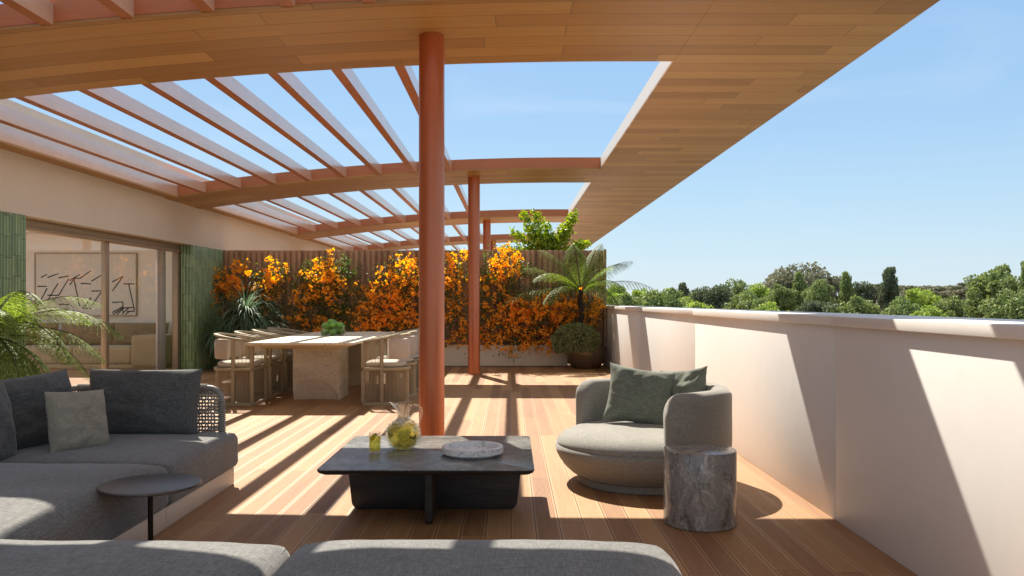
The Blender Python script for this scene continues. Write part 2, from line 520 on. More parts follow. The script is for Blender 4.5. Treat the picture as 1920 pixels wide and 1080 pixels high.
def drum_marble():
    t = NT('grey_marble'); t.set(Roughness=0.17)
    mp = t.new('ShaderNodeMapping'); mp.inputs['Rotation'].default_value = (radians(38), radians(28), radians(15)); mp.inputs['Scale'].default_value = (1.0, 1.9, 0.75)
    t.link(t.co.outputs['Object'], mp.inputs[0])
    w = t.new('ShaderNodeTexNoise'); w.inputs['Scale'].default_value = 4.5; w.inputs['Detail'].default_value = 5
    t.link(mp.outputs[0], w.inputs['Vector'])
    ad = t.new('ShaderNodeVectorMath', operation='MULTIPLY_ADD')
    t.link(w.outputs['Color'], ad.inputs[0]); ad.inputs[1].default_value = (0.42,) * 3; t.link(mp.outputs[0], ad.inputs[2])
    f = t.noise(6.0, 9, vec=ad.outputs[0], rough=0.66, dist=0.8)
    c = t.ramp(f, [(0.33, (0.085, 0.078, 0.07)), (0.44, (0.19, 0.175, 0.16)), (0.50, (0.30, 0.285, 0.265)), (0.56, (0.22, 0.205, 0.19)), (0.66, (0.52, 0.495, 0.46))])
    v = t.noise(4.2, 8, vec=ad.outputs[0], rough=0.6)
    d = t.ramp(t.math('ABSOLUTE', t.math('SUBTRACT', v, 0.5)), [(0.0, (1, 1, 1)), (0.014, (0, 0, 0))])
    v2 = t.noise(7.5, 8, vec=ad.outputs[0], rough=0.6)
    d2 = t.ramp(t.math('ABSOLUTE', t.math('SUBTRACT', v2, 0.46)), [(0.0, (1, 1, 1)), (0.012, (0, 0, 0))])
    c = t.mix(t.math('MULTIPLY', d, 0.7), c, (0.55, 0.52, 0.48))
    t.col(t.mix(t.math('MULTIPLY', d2, 0.6), c, (0.05, 0.042, 0.038)))
    return t.m
M['grey_marble'] = drum_marble()
M['dark_marble'] = marble('dark_table_marble', [(0.3, (0.075, 0.078, 0.072)), (0.5, (0.15, 0.152, 0.14)), (0.7, (0.27, 0.265, 0.245))], 4, 0.4, 0.27, 7, (0.36, 0.34, 0.31), 0.010)
M['white_marble'] = marble('white_marble', [(0.3, (0.74, 0.72, 0.70)), (0.55, (0.84, 0.83, 0.81))], 5, 0.3, 0.25, 9, (0.12, 0.10, 0.09), 0.013)
def travertine():
    t = NT('travertine'); t.set(Roughness=0.5)
    f = t.math('ADD', t.math('MULTIPLY', t.noise(3, 4, stretch=(1, 1, 3)), 0.6), t.math('MULTIPLY', t.noise(26, 5), 0.4))
    c = t.ramp(f, [(0.3, (0.60, 0.48, 0.31)), (0.5, (0.73, 0.61, 0.43)), (0.7, (0.83, 0.73, 0.56))])
    pit = t.ramp(t.noise(38, 3, rough=0.4), [(0.30, (1, 1, 1)), (0.36, (0, 0, 0))])
    t.col(t.mix(t.math('MULTIPLY', pit, 0.55), c, (0.30, 0.22, 0.13)))
    t.bump(t.math('MULTIPLY', pit, -1), 0.5, 0.004)
    return t.m
M['travertine'] = travertine()
def leafm(name, cols, rough=0.5, trans=0.35, rnd=True, scale=30):
    t = NT(name)
    t.set(Roughness=rough)
    g = t.new('ShaderNodeNewGeometry')
    f = g.outputs['Random Per Island']
    n = t.noise(scale, 2)
    k = t.math('ADD', t.math('MULTIPLY', f, 0.7), t.math('MULTIPLY', n, 0.3))
    c = t.ramp(k, [(0.1, cols[0]), (0.5, cols[1]), (0.9, cols[2])])
    t.col(c)
    tr = t.new('ShaderNodeBsdfTranslucent')
    hs = t.new('ShaderNodeHueSaturation'); hs.inputs['Saturation'].default_value = 1.15; hs.inputs['Value'].default_value = 1.5
    t.link(c, hs.inputs['Color']); t.link(hs.outputs[0], tr.inputs['Color'])
    mx = t.new('ShaderNodeMixShader'); mx.inputs[0].default_value = trans
    t.link(t.b.outputs[0], mx.inputs[1]); t.link(tr.outputs[0], mx.inputs[2])
    t.link(mx.outputs[0], t.out.inputs['Surface'])
    return t.m
M['leaf_fern'] = leafm('fern_leaf', [(0.09, 0.14, 0.025), (0.17, 0.245, 0.045), (0.30, 0.37, 0.09)], 0.6, 0.45)
M['leaf_vine'] = leafm('vine_leaf', [(0.045, 0.075, 0.018), (0.10, 0.15, 0.035), (0.19, 0.25, 0.06)], 0.45, 0.35)
M['blossom'] = leafm('orange_bract', [(0.85, 0.34, 0.03), (0.95, 0.48, 0.05), (1.0, 0.64, 0.12)], 0.6, 0.5)
M['leaf_strap'] = leafm('blue_green_strap_leaf', [(0.09, 0.15, 0.085), (0.14, 0.22, 0.125), (0.20, 0.29, 0.17)], 0.65, 0.3)
M['leaf_shrub'] = leafm('grey_green_leaf', [(0.14, 0.17, 0.06), (0.27, 0.31, 0.13), (0.44, 0.48, 0.23)], 0.6, 0.25)
M['leaf_bright'] = leafm('bright_tree_leaf', [(0.10, 0.17, 0.02), (0.20, 0.30, 0.03), (0.40, 0.46, 0.05)], 0.45, 0.45)
M['far_bright'] = leafm('far_leaf_bright', [(0.158, 0.217, 0.050), (0.268, 0.357, 0.077), (0.441, 0.511, 0.115)], 0.7, 0.3)
M['far_mid'] = leafm('far_leaf_mid', [(0.109, 0.152, 0.057), (0.188, 0.241, 0.081), (0.297, 0.344, 0.115)], 0.7, 0.25)
M['far_dark'] = leafm('far_leaf_dark', [(0.069, 0.093, 0.051), (0.116, 0.144, 0.075), (0.178, 0.207, 0.105)], 0.7, 0.2)
M['far_pine'] = leafm('far_leaf_pine', [(0.144, 0.153, 0.101), (0.210, 0.210, 0.131), (0.307, 0.294, 0.184)], 0.8, 0.15)  # lighter olive-grey: distance haze put into the leaf colour
M['bark'] = simple('bark', (0.085, 0.06, 0.042), 0.9, 0.3, 20, 0.6, 40, stretch=(1, 1, 0.2))
M['fern_trunk'] = simple('fibrous_trunk', (0.035, 0.024, 0.017), 0.95, 0.4, 50, 0.8, 60)
M['soil'] = simple('soil', (0.05, 0.035, 0.025), 0.95, 0.3, 30)
M['fruit'] = simple('green_fruit', (0.16, 0.33, 0.035), 0.28, 0.25, 14)
M['canvas'] = plaster('canvas', (0.72, 0.64, 0.53), 0.8, 0.03)
M['ink'] = simple('black_ink', (0.02, 0.015, 0.012), 0.7)
M['lemon'] = simple('lemon_flesh', (1.0, 0.74, 0.03), 0.45, 0.1, 60)
M['mint'] = simple('mint_leaf', (0.03, 0.12, 0.02), 0.5, 0.3, 60)
def glass(name, col=(1, 1, 1), ior=1.45, rough=0.0):
    t = NT(name)
    t.set(Roughness=rough, IOR=ior)
    t.b.inputs['Transmission Weight'].default_value = 1.0
    t.b.inputs['Base Color'].default_value = (*col, 1)
    return t.m
def mixglass():
    t = NT('clear_pressed_glass')
    g_ = t.new('ShaderNodeBsdfGlass'); g_.inputs['IOR'].default_value = 1.42; g_.inputs['Color'].default_value = (0.98, 0.99, 0.98, 1)
    tr = t.new('ShaderNodeBsdfTransparent'); tr.inputs['Color'].default_value = (0.97, 0.98, 0.97, 1)
    mx = t.new('ShaderNodeMixShader'); mx.inputs[0].default_value = 0.75
    t.link(g_.outputs[0], mx.inputs[1]); t.link(tr.outputs[0], mx.inputs[2]); t.link(mx.outputs[0], t.out.inputs['Surface'])
    return t.m
M['glass'] = mixglass()
def liquid():
    t = NT('cloudy_lemonade')
    t.set(Roughness=0.1); t.b.inputs['Base Color'].default_value = (0.98, 0.86, 0.10, 1)
    tl = t.new('ShaderNodeBsdfTranslucent'); tl.inputs['Color'].default_value = (1.0, 0.92, 0.12, 1)
    tr = t.new('ShaderNodeBsdfTransparent'); tr.inputs['Color'].default_value = (1.0, 0.95, 0.42, 1)
    m1 = t.new('ShaderNodeMixShader'); m1.inputs[0].default_value = 0.2
    t.link(t.b.outputs[0], m1.inputs[1]); t.link(tl.outputs[0], m1.inputs[2])
    f = t.ramp(t.noise(38, 2), [(0.4, (0.60,) * 3), (0.6, (0.85,) * 3)])
    mx = t.new('ShaderNodeMixShader'); t.link(f, mx.inputs[0])
    t.link(m1.outputs[0], mx.inputs[1]); t.link(tr.outputs[0], mx.inputs[2]); t.link(mx.outputs[0], t.out.inputs['Surface'])
    return t.m
M['lemonade'] = liquid()
def pane():
    t = NT('window_pane')
    ge = t.new('ShaderNodeNewGeometry')
    dt = t.new('ShaderNodeVectorMath', operation='DOT_PRODUCT')
    t.link(ge.outputs['Normal'], dt.inputs[0]); t.link(ge.outputs['Incoming'], dt.inputs[1])
    tr = t.new('ShaderNodeBsdfTransparent'); tr.inputs['Color'].default_value = (0.98, 0.975, 0.96, 1)
    gl = t.new('ShaderNodeBsdfGlossy'); gl.inputs['Roughness'].default_value = 0.0
    c1 = t.math('SUBTRACT', 1.0, t.math('ABSOLUTE', dt.outputs['Value']))
    k = t.math('MINIMUM', t.math('ADD', t.math('MULTIPLY', t.math('POWER', c1, 5.0), 0.8), 0.03), 1.0)
    mx = t.new('ShaderNodeMixShader')
    t.link(k, mx.inputs[0]); t.link(tr.outputs[0], mx.inputs[1]); t.link(gl.outputs[0], mx.inputs[2])
    t.link(mx.outputs[0], t.out.inputs['Surface'])
    return t.m
M['pane'] = pane()

# ================================================================== the setting
XW = 1.884        # parapet inner face
XL = -5.72        # house wall face
YF = 16.4         # fence
g = G(); g.box(-5.98, XW + 0.02, -4, 40, -0.12, 0.0)
deck = g.build('deck', M['deck']); tag(deck, kind='structure')
g = G(); g.add([(-1500, -600, -15), (1500, -600, -15), (1500, 2500, -15), (-1500, 2500, -15)], [(0, 1, 2, 3)])
tag(g.build('ground', M['grass_ground']), kind='structure')

M['strip'] = simple('strip_wood', (0.42, 0.23, 0.08), 0.5, 0.12, 12, stretch=(1, 0.05, 1))
# ------------------------------------------------------------------ pergola roof
ZP = H + 2.19
def zc(x):
    return ZP - (max(0.0, 1.0 - x)) ** 2 / 92.0
X0, X1, XE = XL, 1.48, 3.12
TH = 0.165
pergola = thing('pergola', 'wood-lined pergola roof with curved bands and open copper louvres over the terrace', 'pergola', (0, 0, 0))
def band(y0, y1):
    n = 30
    xs = [X0 + (X1 - X0) * i / n for i in range(n + 1)]
    g = G(); vs = []; fs = []
    e = 0.004
    for x in xs:
        z = zc(x)
        vs += [(x, y0 + e, z), (x, y1 - e, z), (x, y1 - e, z + 0.022), (x, y0 + e, z + 0.022)]
    for i in range(n):
        a = i * 4
        for k in range(4): fs.append((a + k, a + (k + 1) % 4, a + 4 + (k + 1) % 4, a + 4 + k))
    fs += [(3, 2, 1, 0), tuple(n * 4 + k for k in range(4))]
    s_ = G().add(vs, fs).build('soffit_panel', M['soffit'], None)
    b = G(); vs = []; fs = []
    for x in xs:
        z = zc(x) + 0.0225
        vs += [(x, y0, z), (x, y1, z), (x, y1, z + TH), (x, y0, z + TH)]
    for i in range(n):
        a = i * 4
        for k in range(4): fs.append((a + k, a + (k + 1) % 4, a + 4 + (k + 1) % 4, a + 4 + k))
    fs += [(3, 2, 1, 0), tuple(n * 4 + k for k in range(4))]
    o = b.add(vs, fs).build('curved_band', M['copper_beam'], pergola)
    s_.parent = o
YB = [-2.2, 4.2] + [6.75 + 7.7 * i for i in range(0, 5)]
HB = 0.80
for y in YB: band(y - HB, y + HB)
g = G(); g.box(X1, XE, -5, 42, ZP - 0.002, ZP + 0.02)
side = G().box(X1 + 0.02, XE + 0.0, -5, 42, ZP + 0.0205, ZP + 0.19).build('eave_slab', M['copper_beam'], pergola)
g.build('eave_soffit', M['soffit'], side)
for i in range(len(YB) - 1):
    y0, y1 = YB[i] + HB, YB[i + 1] - HB
    G().box(X1, X1 + 0.0195, y0 + 0.001, y1 - 0.001, ZP + 0.0205, ZP + 0.19).build('opening_trim', M['trim'], pergola)
    # narrow wooden strip along the house wall
    z = zc(-5.6)
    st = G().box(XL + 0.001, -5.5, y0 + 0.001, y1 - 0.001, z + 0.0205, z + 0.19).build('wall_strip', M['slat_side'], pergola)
    G().box(XL + 0.001, -5.502, y0 + 0.001, y1 - 0.001, z - 0.002, z + 0.020).build('strip_soffit', M['strip'], st)
    for k in range(8):
        x = -1.02 - 0.58 * k
        z = zc(x)
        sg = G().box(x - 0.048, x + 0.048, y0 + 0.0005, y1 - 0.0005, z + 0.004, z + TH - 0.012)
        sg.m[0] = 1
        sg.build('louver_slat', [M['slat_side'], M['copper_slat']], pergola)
# ------------------------------------------------------------------ pillars
wh = ['nearest copper pillar, thick, standing behind the low stone coffee table', 'second copper pillar on the deck, in front of the flowering climbers',
      'third copper pillar, seen above the wooden fence beside the bright green tree', 'fourth and farthest copper pillar, its top just above the fence']
for i, y in enumerate(YB[2:6]):
    g = G(); g.lathe([(0.104, 0), (0.104, zc(-0.64) + 0.001)], 64, (0, 0, 0))
    p = g.build('pillar', M['copper_post'], None, 40)
    p.location = (-0.645, y - 0.02, 0)
    tag(p, wh[i], 'pillar', 'copper pillars carrying the pergola', 'thing')

# ------------------------------------------------------------------ house
house = thing('house', 'cream rendered house front with green fluted tile piers and glass doors', 'house', (XL, 8, 0))
def hb(g, name, mat, **k):
    for i, p in enumerate(g.v): g.v[i] = (p[0] - XL, p[1] - 8, p[2])
    return g.build(name, mat, k.pop('parent', house), **k)
ZD = H + 0.177 * 5.72       # door head 2.28
hb(G().box(XL - 0.35, XL, -5, 42, ZD, zc(-5.72) + 0.6), 'wall', M['plaster'])
# room: floor, back wall, ceiling, side wall
hb(G().box(-13.5, -5.981, 5.0, 16.9, -0.12, 0.0), 'interior_floor', M['indoor_floor'])
hb(G().box(-13.5, -6.08, 16.62, 16.9, 0, 2.75), 'interior_wall', M['indoor_wall'])
gc = G().box(-13.6, XL - 0.3505, 16.0, 16.9, 2.62, 2.9).box(-13.6, -12.6, 4.7, 15.9999, 2.62, 2.9).box(-6.5, XL - 0.3505, 4.7, 15.9999, 2.62, 2.9)
hb(gc, 'interior_ceiling', M['indoor_wall'])      # long opening added in the unseen ceiling so sun and sky brighten the room
hb(G().box(-13.5, -6.08, 4.7, 4.98, 0, 2.75), 'interior_wall', M['indoor_wall'])
def tilewall(y0, y1, ret=False):
    g = G(); r = 0.0275
    g.box(XL - 0.33, XL - 0.012, y0 + 0.012, y1, 0, ZD - 0.001)
    n = int((y1 - y0) / (2 * r))
    for k in range(n):
        yc = y0 + 0.012 + r + k * (y1 - y0 - 0.012) / n
        vs = []; fs = []
        for z in (0, ZD - 0.001):
            for a in range(9):
                t = pi * a / 8
                vs.append((XL - 0.0125 + 0.026 * sin(t), yc - r * 0.82 * cos(t), z))
        for a in range(8): fs.append((a, a + 1, a + 10, a + 9))
        g.add(vs, fs)
    if ret:
        m = int(0.31 / (2 * r))
        for k in range(m):
            xc = XL - 0.012 - r - k * 2 * r
            vs = []; fs = []
            for z in (0, ZD - 0.001):
                for a in range(9):
                    t = pi * a / 8
                    vs.append((xc - r * 0.82 * cos(t), y0 + 0.012 - 0.026 * sin(t), z))
            for a in range(8): fs.append((a, a + 1, a + 10, a + 9))
            g.add(vs, fs)
    return hb(g, 'tiled_pier', M['tile'], smooth=60)
tilewall(14.87, YF, True)
tilewall(7.4, 9.75)
hb(G().box(XL - 0.33, XL - 0.002, 0.4, 7.4, 0, ZD - 0.001), 'wall', M['plaster'])
hb(G().box(XL - 0.33, XL - 0.002, YF + 0.1, 42, 0, ZD - 0.001), 'wall', M['plaster'])
# sliding doors, glass plane at X=-6
XG = -6.0
dr = G()
dr.box(XG - 0.06, XG + 0.06, 9.751, 14.869, ZD - 0.10, ZD - 0.002)
dr.box(XG - 0.035, XG + 0.10, 9.752, 14.868, ZD - 0.135, ZD - 0.10)
dr.box(XG - 0.06, XG + 0.06, 9.752, 14.868, 0.0, 0.025)
dr.box(XG - 0.05, XG + 0.05, 14.76, 14.868, 0.026, ZD - 0.136)
dr.box(XG - 0.05, XG + 0.05, 9.752, 9.82, 0.026, ZD - 0.136)
door = hb(dr, 'glass_door', M['frame_bronze'], bevel=0.003)
def rel(g):
    for i, p in enumerate(g.v): g.v[i] = (p[0] - XL, p[1] - 8, p[2])
    return g
rel(G().box(XG - 0.03, XG + 0.045, 12.16, 12.26, 0.026, ZD - 0.136)).build('mullion', M['frame_bronze'], door, bevel=0.004)
rel(G().box(XG - 0.004, XG + 0.004, 9.82, 12.16, 0.026, ZD - 0.136)).build('pane', M['pane'], door)
rel(G().box(XG - 0.004, XG + 0.004, 12.26, 14.76, 0.026, ZD - 0.136)).build('pane', M['pane'], door)

# curtain stack just inside the far jamb
g = G(); pts = [(-6.22 + 0.03 * sin(k * 1.9), 14.50 + 0.02 * k, 0) for k in range(20)]
vs = []; fs = []
for k, p in enumerate(pts): vs += [(p[0], p[1], 0.02), (p[0], p[1], 2.2)]
for k in range(19): fs.append((2 * k, 2 * k + 2, 2 * k + 3, 2 * k + 1))
cu = G().add(vs, fs).build('curtain', M['white_frame'], None, 180)
sm = cu.modifiers.new('thick', 'SOLIDIFY'); sm.thickness = 0.006
tag(cu, 'pale curtain gathered just inside the glass door beside the green tiled pier', 'curtain', None, 'thing')

# ------------------------------------------------------------------ parapet
par = thing('parapet', 'pale rendered parapet wall along the terrace with a wide stone coping', 'parapet', (XW, 8, 0))
ys = [-6.2, -2.52, 1.14, 4.80, 8.46, 12.12, 15.78, 40]
for a, b in zip(ys[:-1], ys[1:]):
    G().box(0, 0.45, a - 8 + 0.0025, b - 8 - 0.0025, 0, 1.128).build('wall_panel', M['parapet'], par, bevel=0.002)
    G().box(-0.026, 0.56, a - 8 + 0.001, b - 8 - 0.001, 1.129, 1.183).build('coping', M['coping'], par, bevel=0.003)
G().box(0.01, 0.44, -14, 32, -15, 1.12).build('wall_core', M['parapet'], par)

# ------------------------------------------------------------------ fence
fence = thing('slat_fence', 'tall fence of upright reddish brown wooden slats closing the terrace', 'fence', (0, YF, 0))
g = G(); n = 67; ZFt = 2.285
for k in range(n):
    x = XL + 0.02 + 0.1132 * k
    g.box(x, x + 0.066, 0, 0.045, 0.03, ZFt)
g.build('slats', M['fence'], fence, bevel=0.003, seg=1)
G().box(XL + 0.01, XL + 0.1132 * n - 0.02, 0.046, 0.066, 0.03, ZFt - 0.002).build('backing_board', M['fence'], fence)
G().box(XW - 0.06, XW - 0.015, -0.22, 0.066, 0.0, ZFt + 0.004).build('end_post', M['fence'], fence, bevel=0.003)

# ------------------------------------------------------------------ planter
pl = thing('planter', 'long low cream planter box under the flowering climbers', 'planter', (-2.2, 16.13, 0))
g = G()
x0, x1, y0, y1 = -3.35, 3.3, -0.03, 0.26
g.box(x0, x1, y0, y0 + 0.035, 0.012, 0.415); g.box(x0, x1, y1 - 0.035, y1, 0.012, 0.415)
g.box(x0, x0 + 0.035, y0 + 0.0351, y1 - 0.0351, 0.012, 0.414); g.box(x1 - 0.035, x1, y0 + 0.0351, y1 - 0.0351, 0.012, 0.414)
g.build('box', M['planter'], pl, bevel=0.004)
G().box(x0 + 0.036, x1 - 0.036, y0 + 0.036, y1 - 0.036, 0.02, 0.37).build('soil', M['soil'], pl)

# ================================================================== dining table and chairs
TX, TY0, TY1 = -2.51, 9.8, 13.3
tb = thing('dining_table', 'long travertine dining table on two block pedestals', 'dining table', (TX, 11.55, 0))
g = G(); w = 0.645; l = 1.75
vs = [(-w, -l, .78), (w, -l, .78), (w, l, .78), (-w, l, .78), (-w, -l, .752), (w, -l, .752), (w, l, .752), (-w, l, .752),
      (-w + .17, -l + .17, .70), (w - .17, -l + .17, .70), (w - .17, l - .17, .70), (-w + .17, l - .17, .70)]
fs = [(0, 1, 2, 3)]
for k in range(4):
    fs.append((k, k + 4, (k + 1) % 4 + 4, (k + 1) % 4)); fs.append((k + 4, k + 8, (k + 1) % 4 + 8, (k + 1) % 4 + 4))
fs.append((11, 10, 9, 8))
g.add(vs, fs).build('tabletop', M['travertine'], tb, bevel=0.003)
def pedestal(yc, sgn):
    """block 0.59 wide, with a half-round bite scooped out of the outer face near the floor"""
    g = G(); hw = 0.297; d = 0.30; zt = 0.699; n = 30; cx = -0.03; ax_ = hw - cx; hz = 0.27
    yo = -d * sgn; yi = d * sgn
    xs = [-hw + 2 * hw * (k / n) for k in range(n + 1)]
    arc = [(x, hz * sqrt(max(0.0, 1 - ((x - cx) / ax_) ** 2))) for x in xs]
    ins = [yo + sgn * 0.30 * z for x, z in arc]
    vs = [(x, yo, z) for x, z in arc] + [(x, yo, zt) for x, z in arc]
    g.add(vs, [(k, k + 1, n + 2 + k, n + 1 + k) for k in range(n)])
    vs = [(x, yo, z) for x, z in arc] + [(x, ins[k], 0.0) for k, (x, z) in enumerate(arc)]
    g.add(vs, [(k, n + 1 + k, n + 2 + k, k + 1) for k in range(n)])
    g.add([(-hw, yo, arc[0][1]), (-hw, ins[0], 0), (-hw, yi, 0), (-hw, yi, zt), (-hw, yo, zt)], [(0, 1, 2, 3, 4)])
    g.add([(hw, yo, 0), (hw, yi, 0), (hw, yi, zt), (hw, yo, zt)], [(0, 1, 2, 3)])
    g.add([(-hw, yi, 0), (hw, yi, 0), (hw, yi, zt), (-hw, yi, zt)], [(0, 1, 2, 3)])
    for i, p in enumerate(g.v): g.v[i] = (p[0], p[1] + yc, p[2])
    return g.build('pedestal', M['travertine'], tb)
pedestal(-0.61, 1); pedestal(0.95 + .3, -1)

def dining_chair():
    """opens towards +X; D-shaped plan, 0.56 wide (Y), depth 0.55 (X); origin at centre of the straight sides"""
    t = thing('dining_chair', '', 'chair', (0, 0, 0), 0, 'barrel chairs around the dining table')
    R = 0.28; F1 = 0.25
    def D(r, n=20, f=F1):
        p = [(f, -r)] + [(-r * 0.98 * sin(pi * k / n), -r * cos(pi * k / n)) for k in range(n + 1)] + [(f, r)]
        return p
    def pth(r, z, f=F1): return [(x, y, z) for x, y in D(r, f=f)]
    # top rail slopes down to the front
    top = [(x, y, 0.82 + 0.045 * max(-1, min(1, -x / 0.25)) * 0.9) for x, y in D(R)]
    f = G(); f.sweep(top, 0.045, 0.028)
    f.build('top_rail', M['teak'], t, bevel=0.004, seg=1)
    G().sweep(pth(R, 0.445), 0.04, 0.035).sweep([(F1, R - .02, 0.445), (F1, -R + .02, 0.445)], 0.035, 0.032).build('seat_rail', M['teak'], t, bevel=0.004, seg=1)
    G().sweep(pth(R, 0.02), 0.04, 0.04).sweep([(F1, R - .02, 0.02), (F1, -R + .02, 0.02)], 0.035, 0.038).build('base_rail', M['teak'], t, bevel=0.004, seg=1)
    for (x, y) in ((F1 - .0, -R), (F1 - .0, R), (0.02, -R), (0.02, R)):
        zt = 0.82 + 0.0405 * (-x / 0.25) - 0.012
        G().box(x - .02, x + .02, y - .0215, y + .0215, 0.041, 0.427).box(x - .02, x + .02, y - .0215, y + .0215, 0.463, zt).build('post', M['teak'], t, bevel=0.003, seg=1)
    # rope skirts
    g = G(); P = [Vector((x, y, 0)) for x, y in D(R - 0.004, 40)]
    d = 0; pts = []
    for a, b in zip(P[:-1], P[1:]):
        L = (b - a).length
        while d < L:
            pts.append(a + (b - a) * (d / L)); d += 0.0165
        d -= L
    for p in pts: g.tube([(p.x, p.y, 0.03), (p.x, p.y, 0.44)], 0.0048, 4, False)
    g.build('rope_skirt', M['teak_rope'], t, 180)
    for sg in (-1, 1):
        g = G()
        for p in pts:
            if p.x > 0.0 and p.y * sg > 0: g.tube([(p.x, p.y, 0.455), (p.x, p.y, 0.82 - 0.0405 * p.x / 0.25)], 0.0035, 4, False)
        g.build('rope_side', M['teak_rope'], t, 180)
    # seat cushion (D-shaped) and curved back pad
    g = G(); n = 36; out = []
    for k in range(n):
        a = 2 * pi * k / n
        c, s = cos(a), sin(a)
        e = 5.0 if c > 0 else 2.3
        r = (abs(c) ** e + abs(s) ** e) ** (-1 / e)
        out.append((0.243 * c * r, 0.258 * s * r))
    rings = [(0.90, 0.463), (0.98, 0.475), (1.0, 0.495), (0.985, 0.515), (0.93, 0.529), (0.80, 0.537), (0.5, 0.543), (0.2, 0.545)]
    vs = [(x * k, y * k, z) for k, z in rings for x, y in out] + [(0, 0, 0.545)]
    fs = []
    for i in range(len(rings) - 1):
        for k in range(n): fs.append((i * n + k, i * n + (k + 1) % n, (i + 1) * n + (k + 1) % n, (i + 1) * n + k))
    m = (len(rings) - 1) * n
    for k in range(n): fs.append((m + k, m + (k + 1) % n, len(vs) - 1))
    g.add(vs, fs).build('seat_cushion', M['cream_fabric'], t, 180)
    g = G(); vs = []; fs = []; n = 24
    for k in range(n + 1):
        a = radians(12) + (pi - radians(24)) * k / n
        ro, ri = R - 0.0, R - 0.055
        zt = 0.835
        for r, z in ((ro, 0.565), (ro + .012, 0.60), (ro + .012, zt - .06), (ro, zt - .03), (ri, zt - .03), (ri - .012, zt - .06), (ri - .012, 0.60), (ri, 0.565)):
            vs.append((-r * 0.98 * sin(a), -r * cos(a), z))
    for k in range(n):
        for q in range(8): fs.append((k * 8 + q, k * 8 + (q + 1) % 8, (k + 1) * 8 + (q + 1) % 8, (k + 1) * 8 + q))
    fs += [tuple(range(7, -1, -1)), tuple(n * 8 + q for q in range(8))]
    g.add(vs, fs).build('back_pad', M['armchair_pad'], t, 50)
    return t
M['armchair_pad'] = fabric('beige_pad_fabric', (0.50, 0.41, 0.32), 300, 0.12)
ch = dining_chair()
lab_l = ['barrel dining chair on the sofa side of the table, nearest to the woven sofa back', 'second barrel chair from the front on the glass-door side of the dining table',
         'third barrel chair from the front on the glass-door side of the dining table', 'barrel chair farthest back on the glass-door side, beside the strappy plant']
lab_r = ['barrel dining chair beside the thick pillar, nearest on the parapet side of the table', 'second barrel chair on the parapet side of the table, partly behind the thick pillar',
         'third barrel chair on the parapet side of the table, mostly behind the thick pillar', 'farthest barrel chair on the parapet side of the table, by the flowering wall']
for i in range(4):
    y = 10.29 + 0.75 * i
    if i == 0: ch.location = (-3.385, y, 0); ch['label'] = lab_l[0]
    else: copy_tree(ch, lab_l[i], (-3.385, y, 0), 0)
for i in range(4):
    copy_tree(ch, lab_r[i], (-1.55, 10.33 + 0.75 * i, 0), pi)

# bowl with fruit
bx, by, bz = -2.55, 11.87, 0.7805
bo = thing('fruit_bowl', 'straight-sided clear glass bowl of green fruit on the dining table', 'bowl', (bx, by, bz))
G().lathe([(0.0, 0.001), (0.17, 0.001), (0.183, 0.012), (0.184, 0.135), (0.177, 0.135), (0.176, 0.018), (0.165, 0.013), (0.0, 0.013)], 48).build('bowl', M['glass'], bo, 40)
rnd = random.Random(4)
fr = [(-.09, -.02, .055, 20), (.02, -.09, .052, 70), (.10, .0, .055, -30), (.0, .08, .055, 10), (-.10, .0, .135, 160), (.0, -.03, .150, 85), (.10, .01, .140, 35), (-.02, .05, .185, 5)]
fl = ['green fruit low on the left in the glass bowl', 'green fruit low at the front in the glass bowl', 'green fruit low on the right in the glass bowl', 'green fruit low at the back in the glass bowl',
      'green fruit resting high on the left rim of the glass bowl', 'round-ended green fruit in the middle of the pile', 'green fruit leaning out over the right rim of the glass bowl', 'topmost green fruit of the pile in the glass bowl']
for i, (x, y, z, a) in enumerate(fr):
    g = G(); prof = []
    for k in range(13):
        t = pi * k / 12
        prof.append((0.047 * sin(t) * (1 + 0.12 * cos(t)), -0.078 * cos(t)))
    prof[0] = (0.0, prof[0][1]); prof[-1] = (0.0, prof[-1][1])
    o = g.lathe(prof, 24).build('green_fruit', M['fruit'], None, 180)
    o.location = (bx + x, by + y, bz + z)
    o.rotation_euler = (radians(90 + rnd.uniform(-25, 25)), 0, radians(a + 90))
    tag(o, fl[i], 'fruit', 'green fruit in the bowl', 'thing')

# ================================================================== coffee table
ct = thing('coffee_table', 'low square coffee table with dark marble top on crossed black wood panels', 'coffee table', (-0.467, 5.07, 0))
def rrect(hx, hy, r, n=6):
    p = []
    for cx, cy, a0 in ((hx - r, hy - r, 0), (-hx + r, hy - r, 90), (-hx + r, -hy + r, 180), (hx - r, -hy + r, 270)):
        for k in range(n + 1):
            a = radians(a0 + 90 * k / n); p.append((cx + r * cos(a), cy + r * sin(a)))
    return p
def slab(rings, mi=None):
    g = G(); n = len(rings[0][0]); vs = []; fs = []
    for pts, z in rings:
        vs += [(x, y, z) for x, y in pts]
    for i in range(len(rings) - 1):
        for k in range(n): fs.append((i * n + k, i * n + (k + 1) % n, (i + 1) * n + (k + 1) % n, (i + 1) * n + k))
    fs.append(tuple(range(n - 1, -1, -1))); fs.append(tuple((len(rings) - 1) * n + k for k in range(n)))
    return g.add(vs, fs)
slab([(rrect(.570, .545, .03), .3200), (rrect(.590, .565, .033), .332), (rrect(.597, .572, .035), .3455)]).build('tray_edge', M['dark_wood'], ct, 50)
slab([(rrect(.594, .569, .033), .3458), (rrect(.596, .571, .035), .349), (rrect(.593, .568, .033), .353)]).build('marble_top', M['dark_marble'], ct, 50)
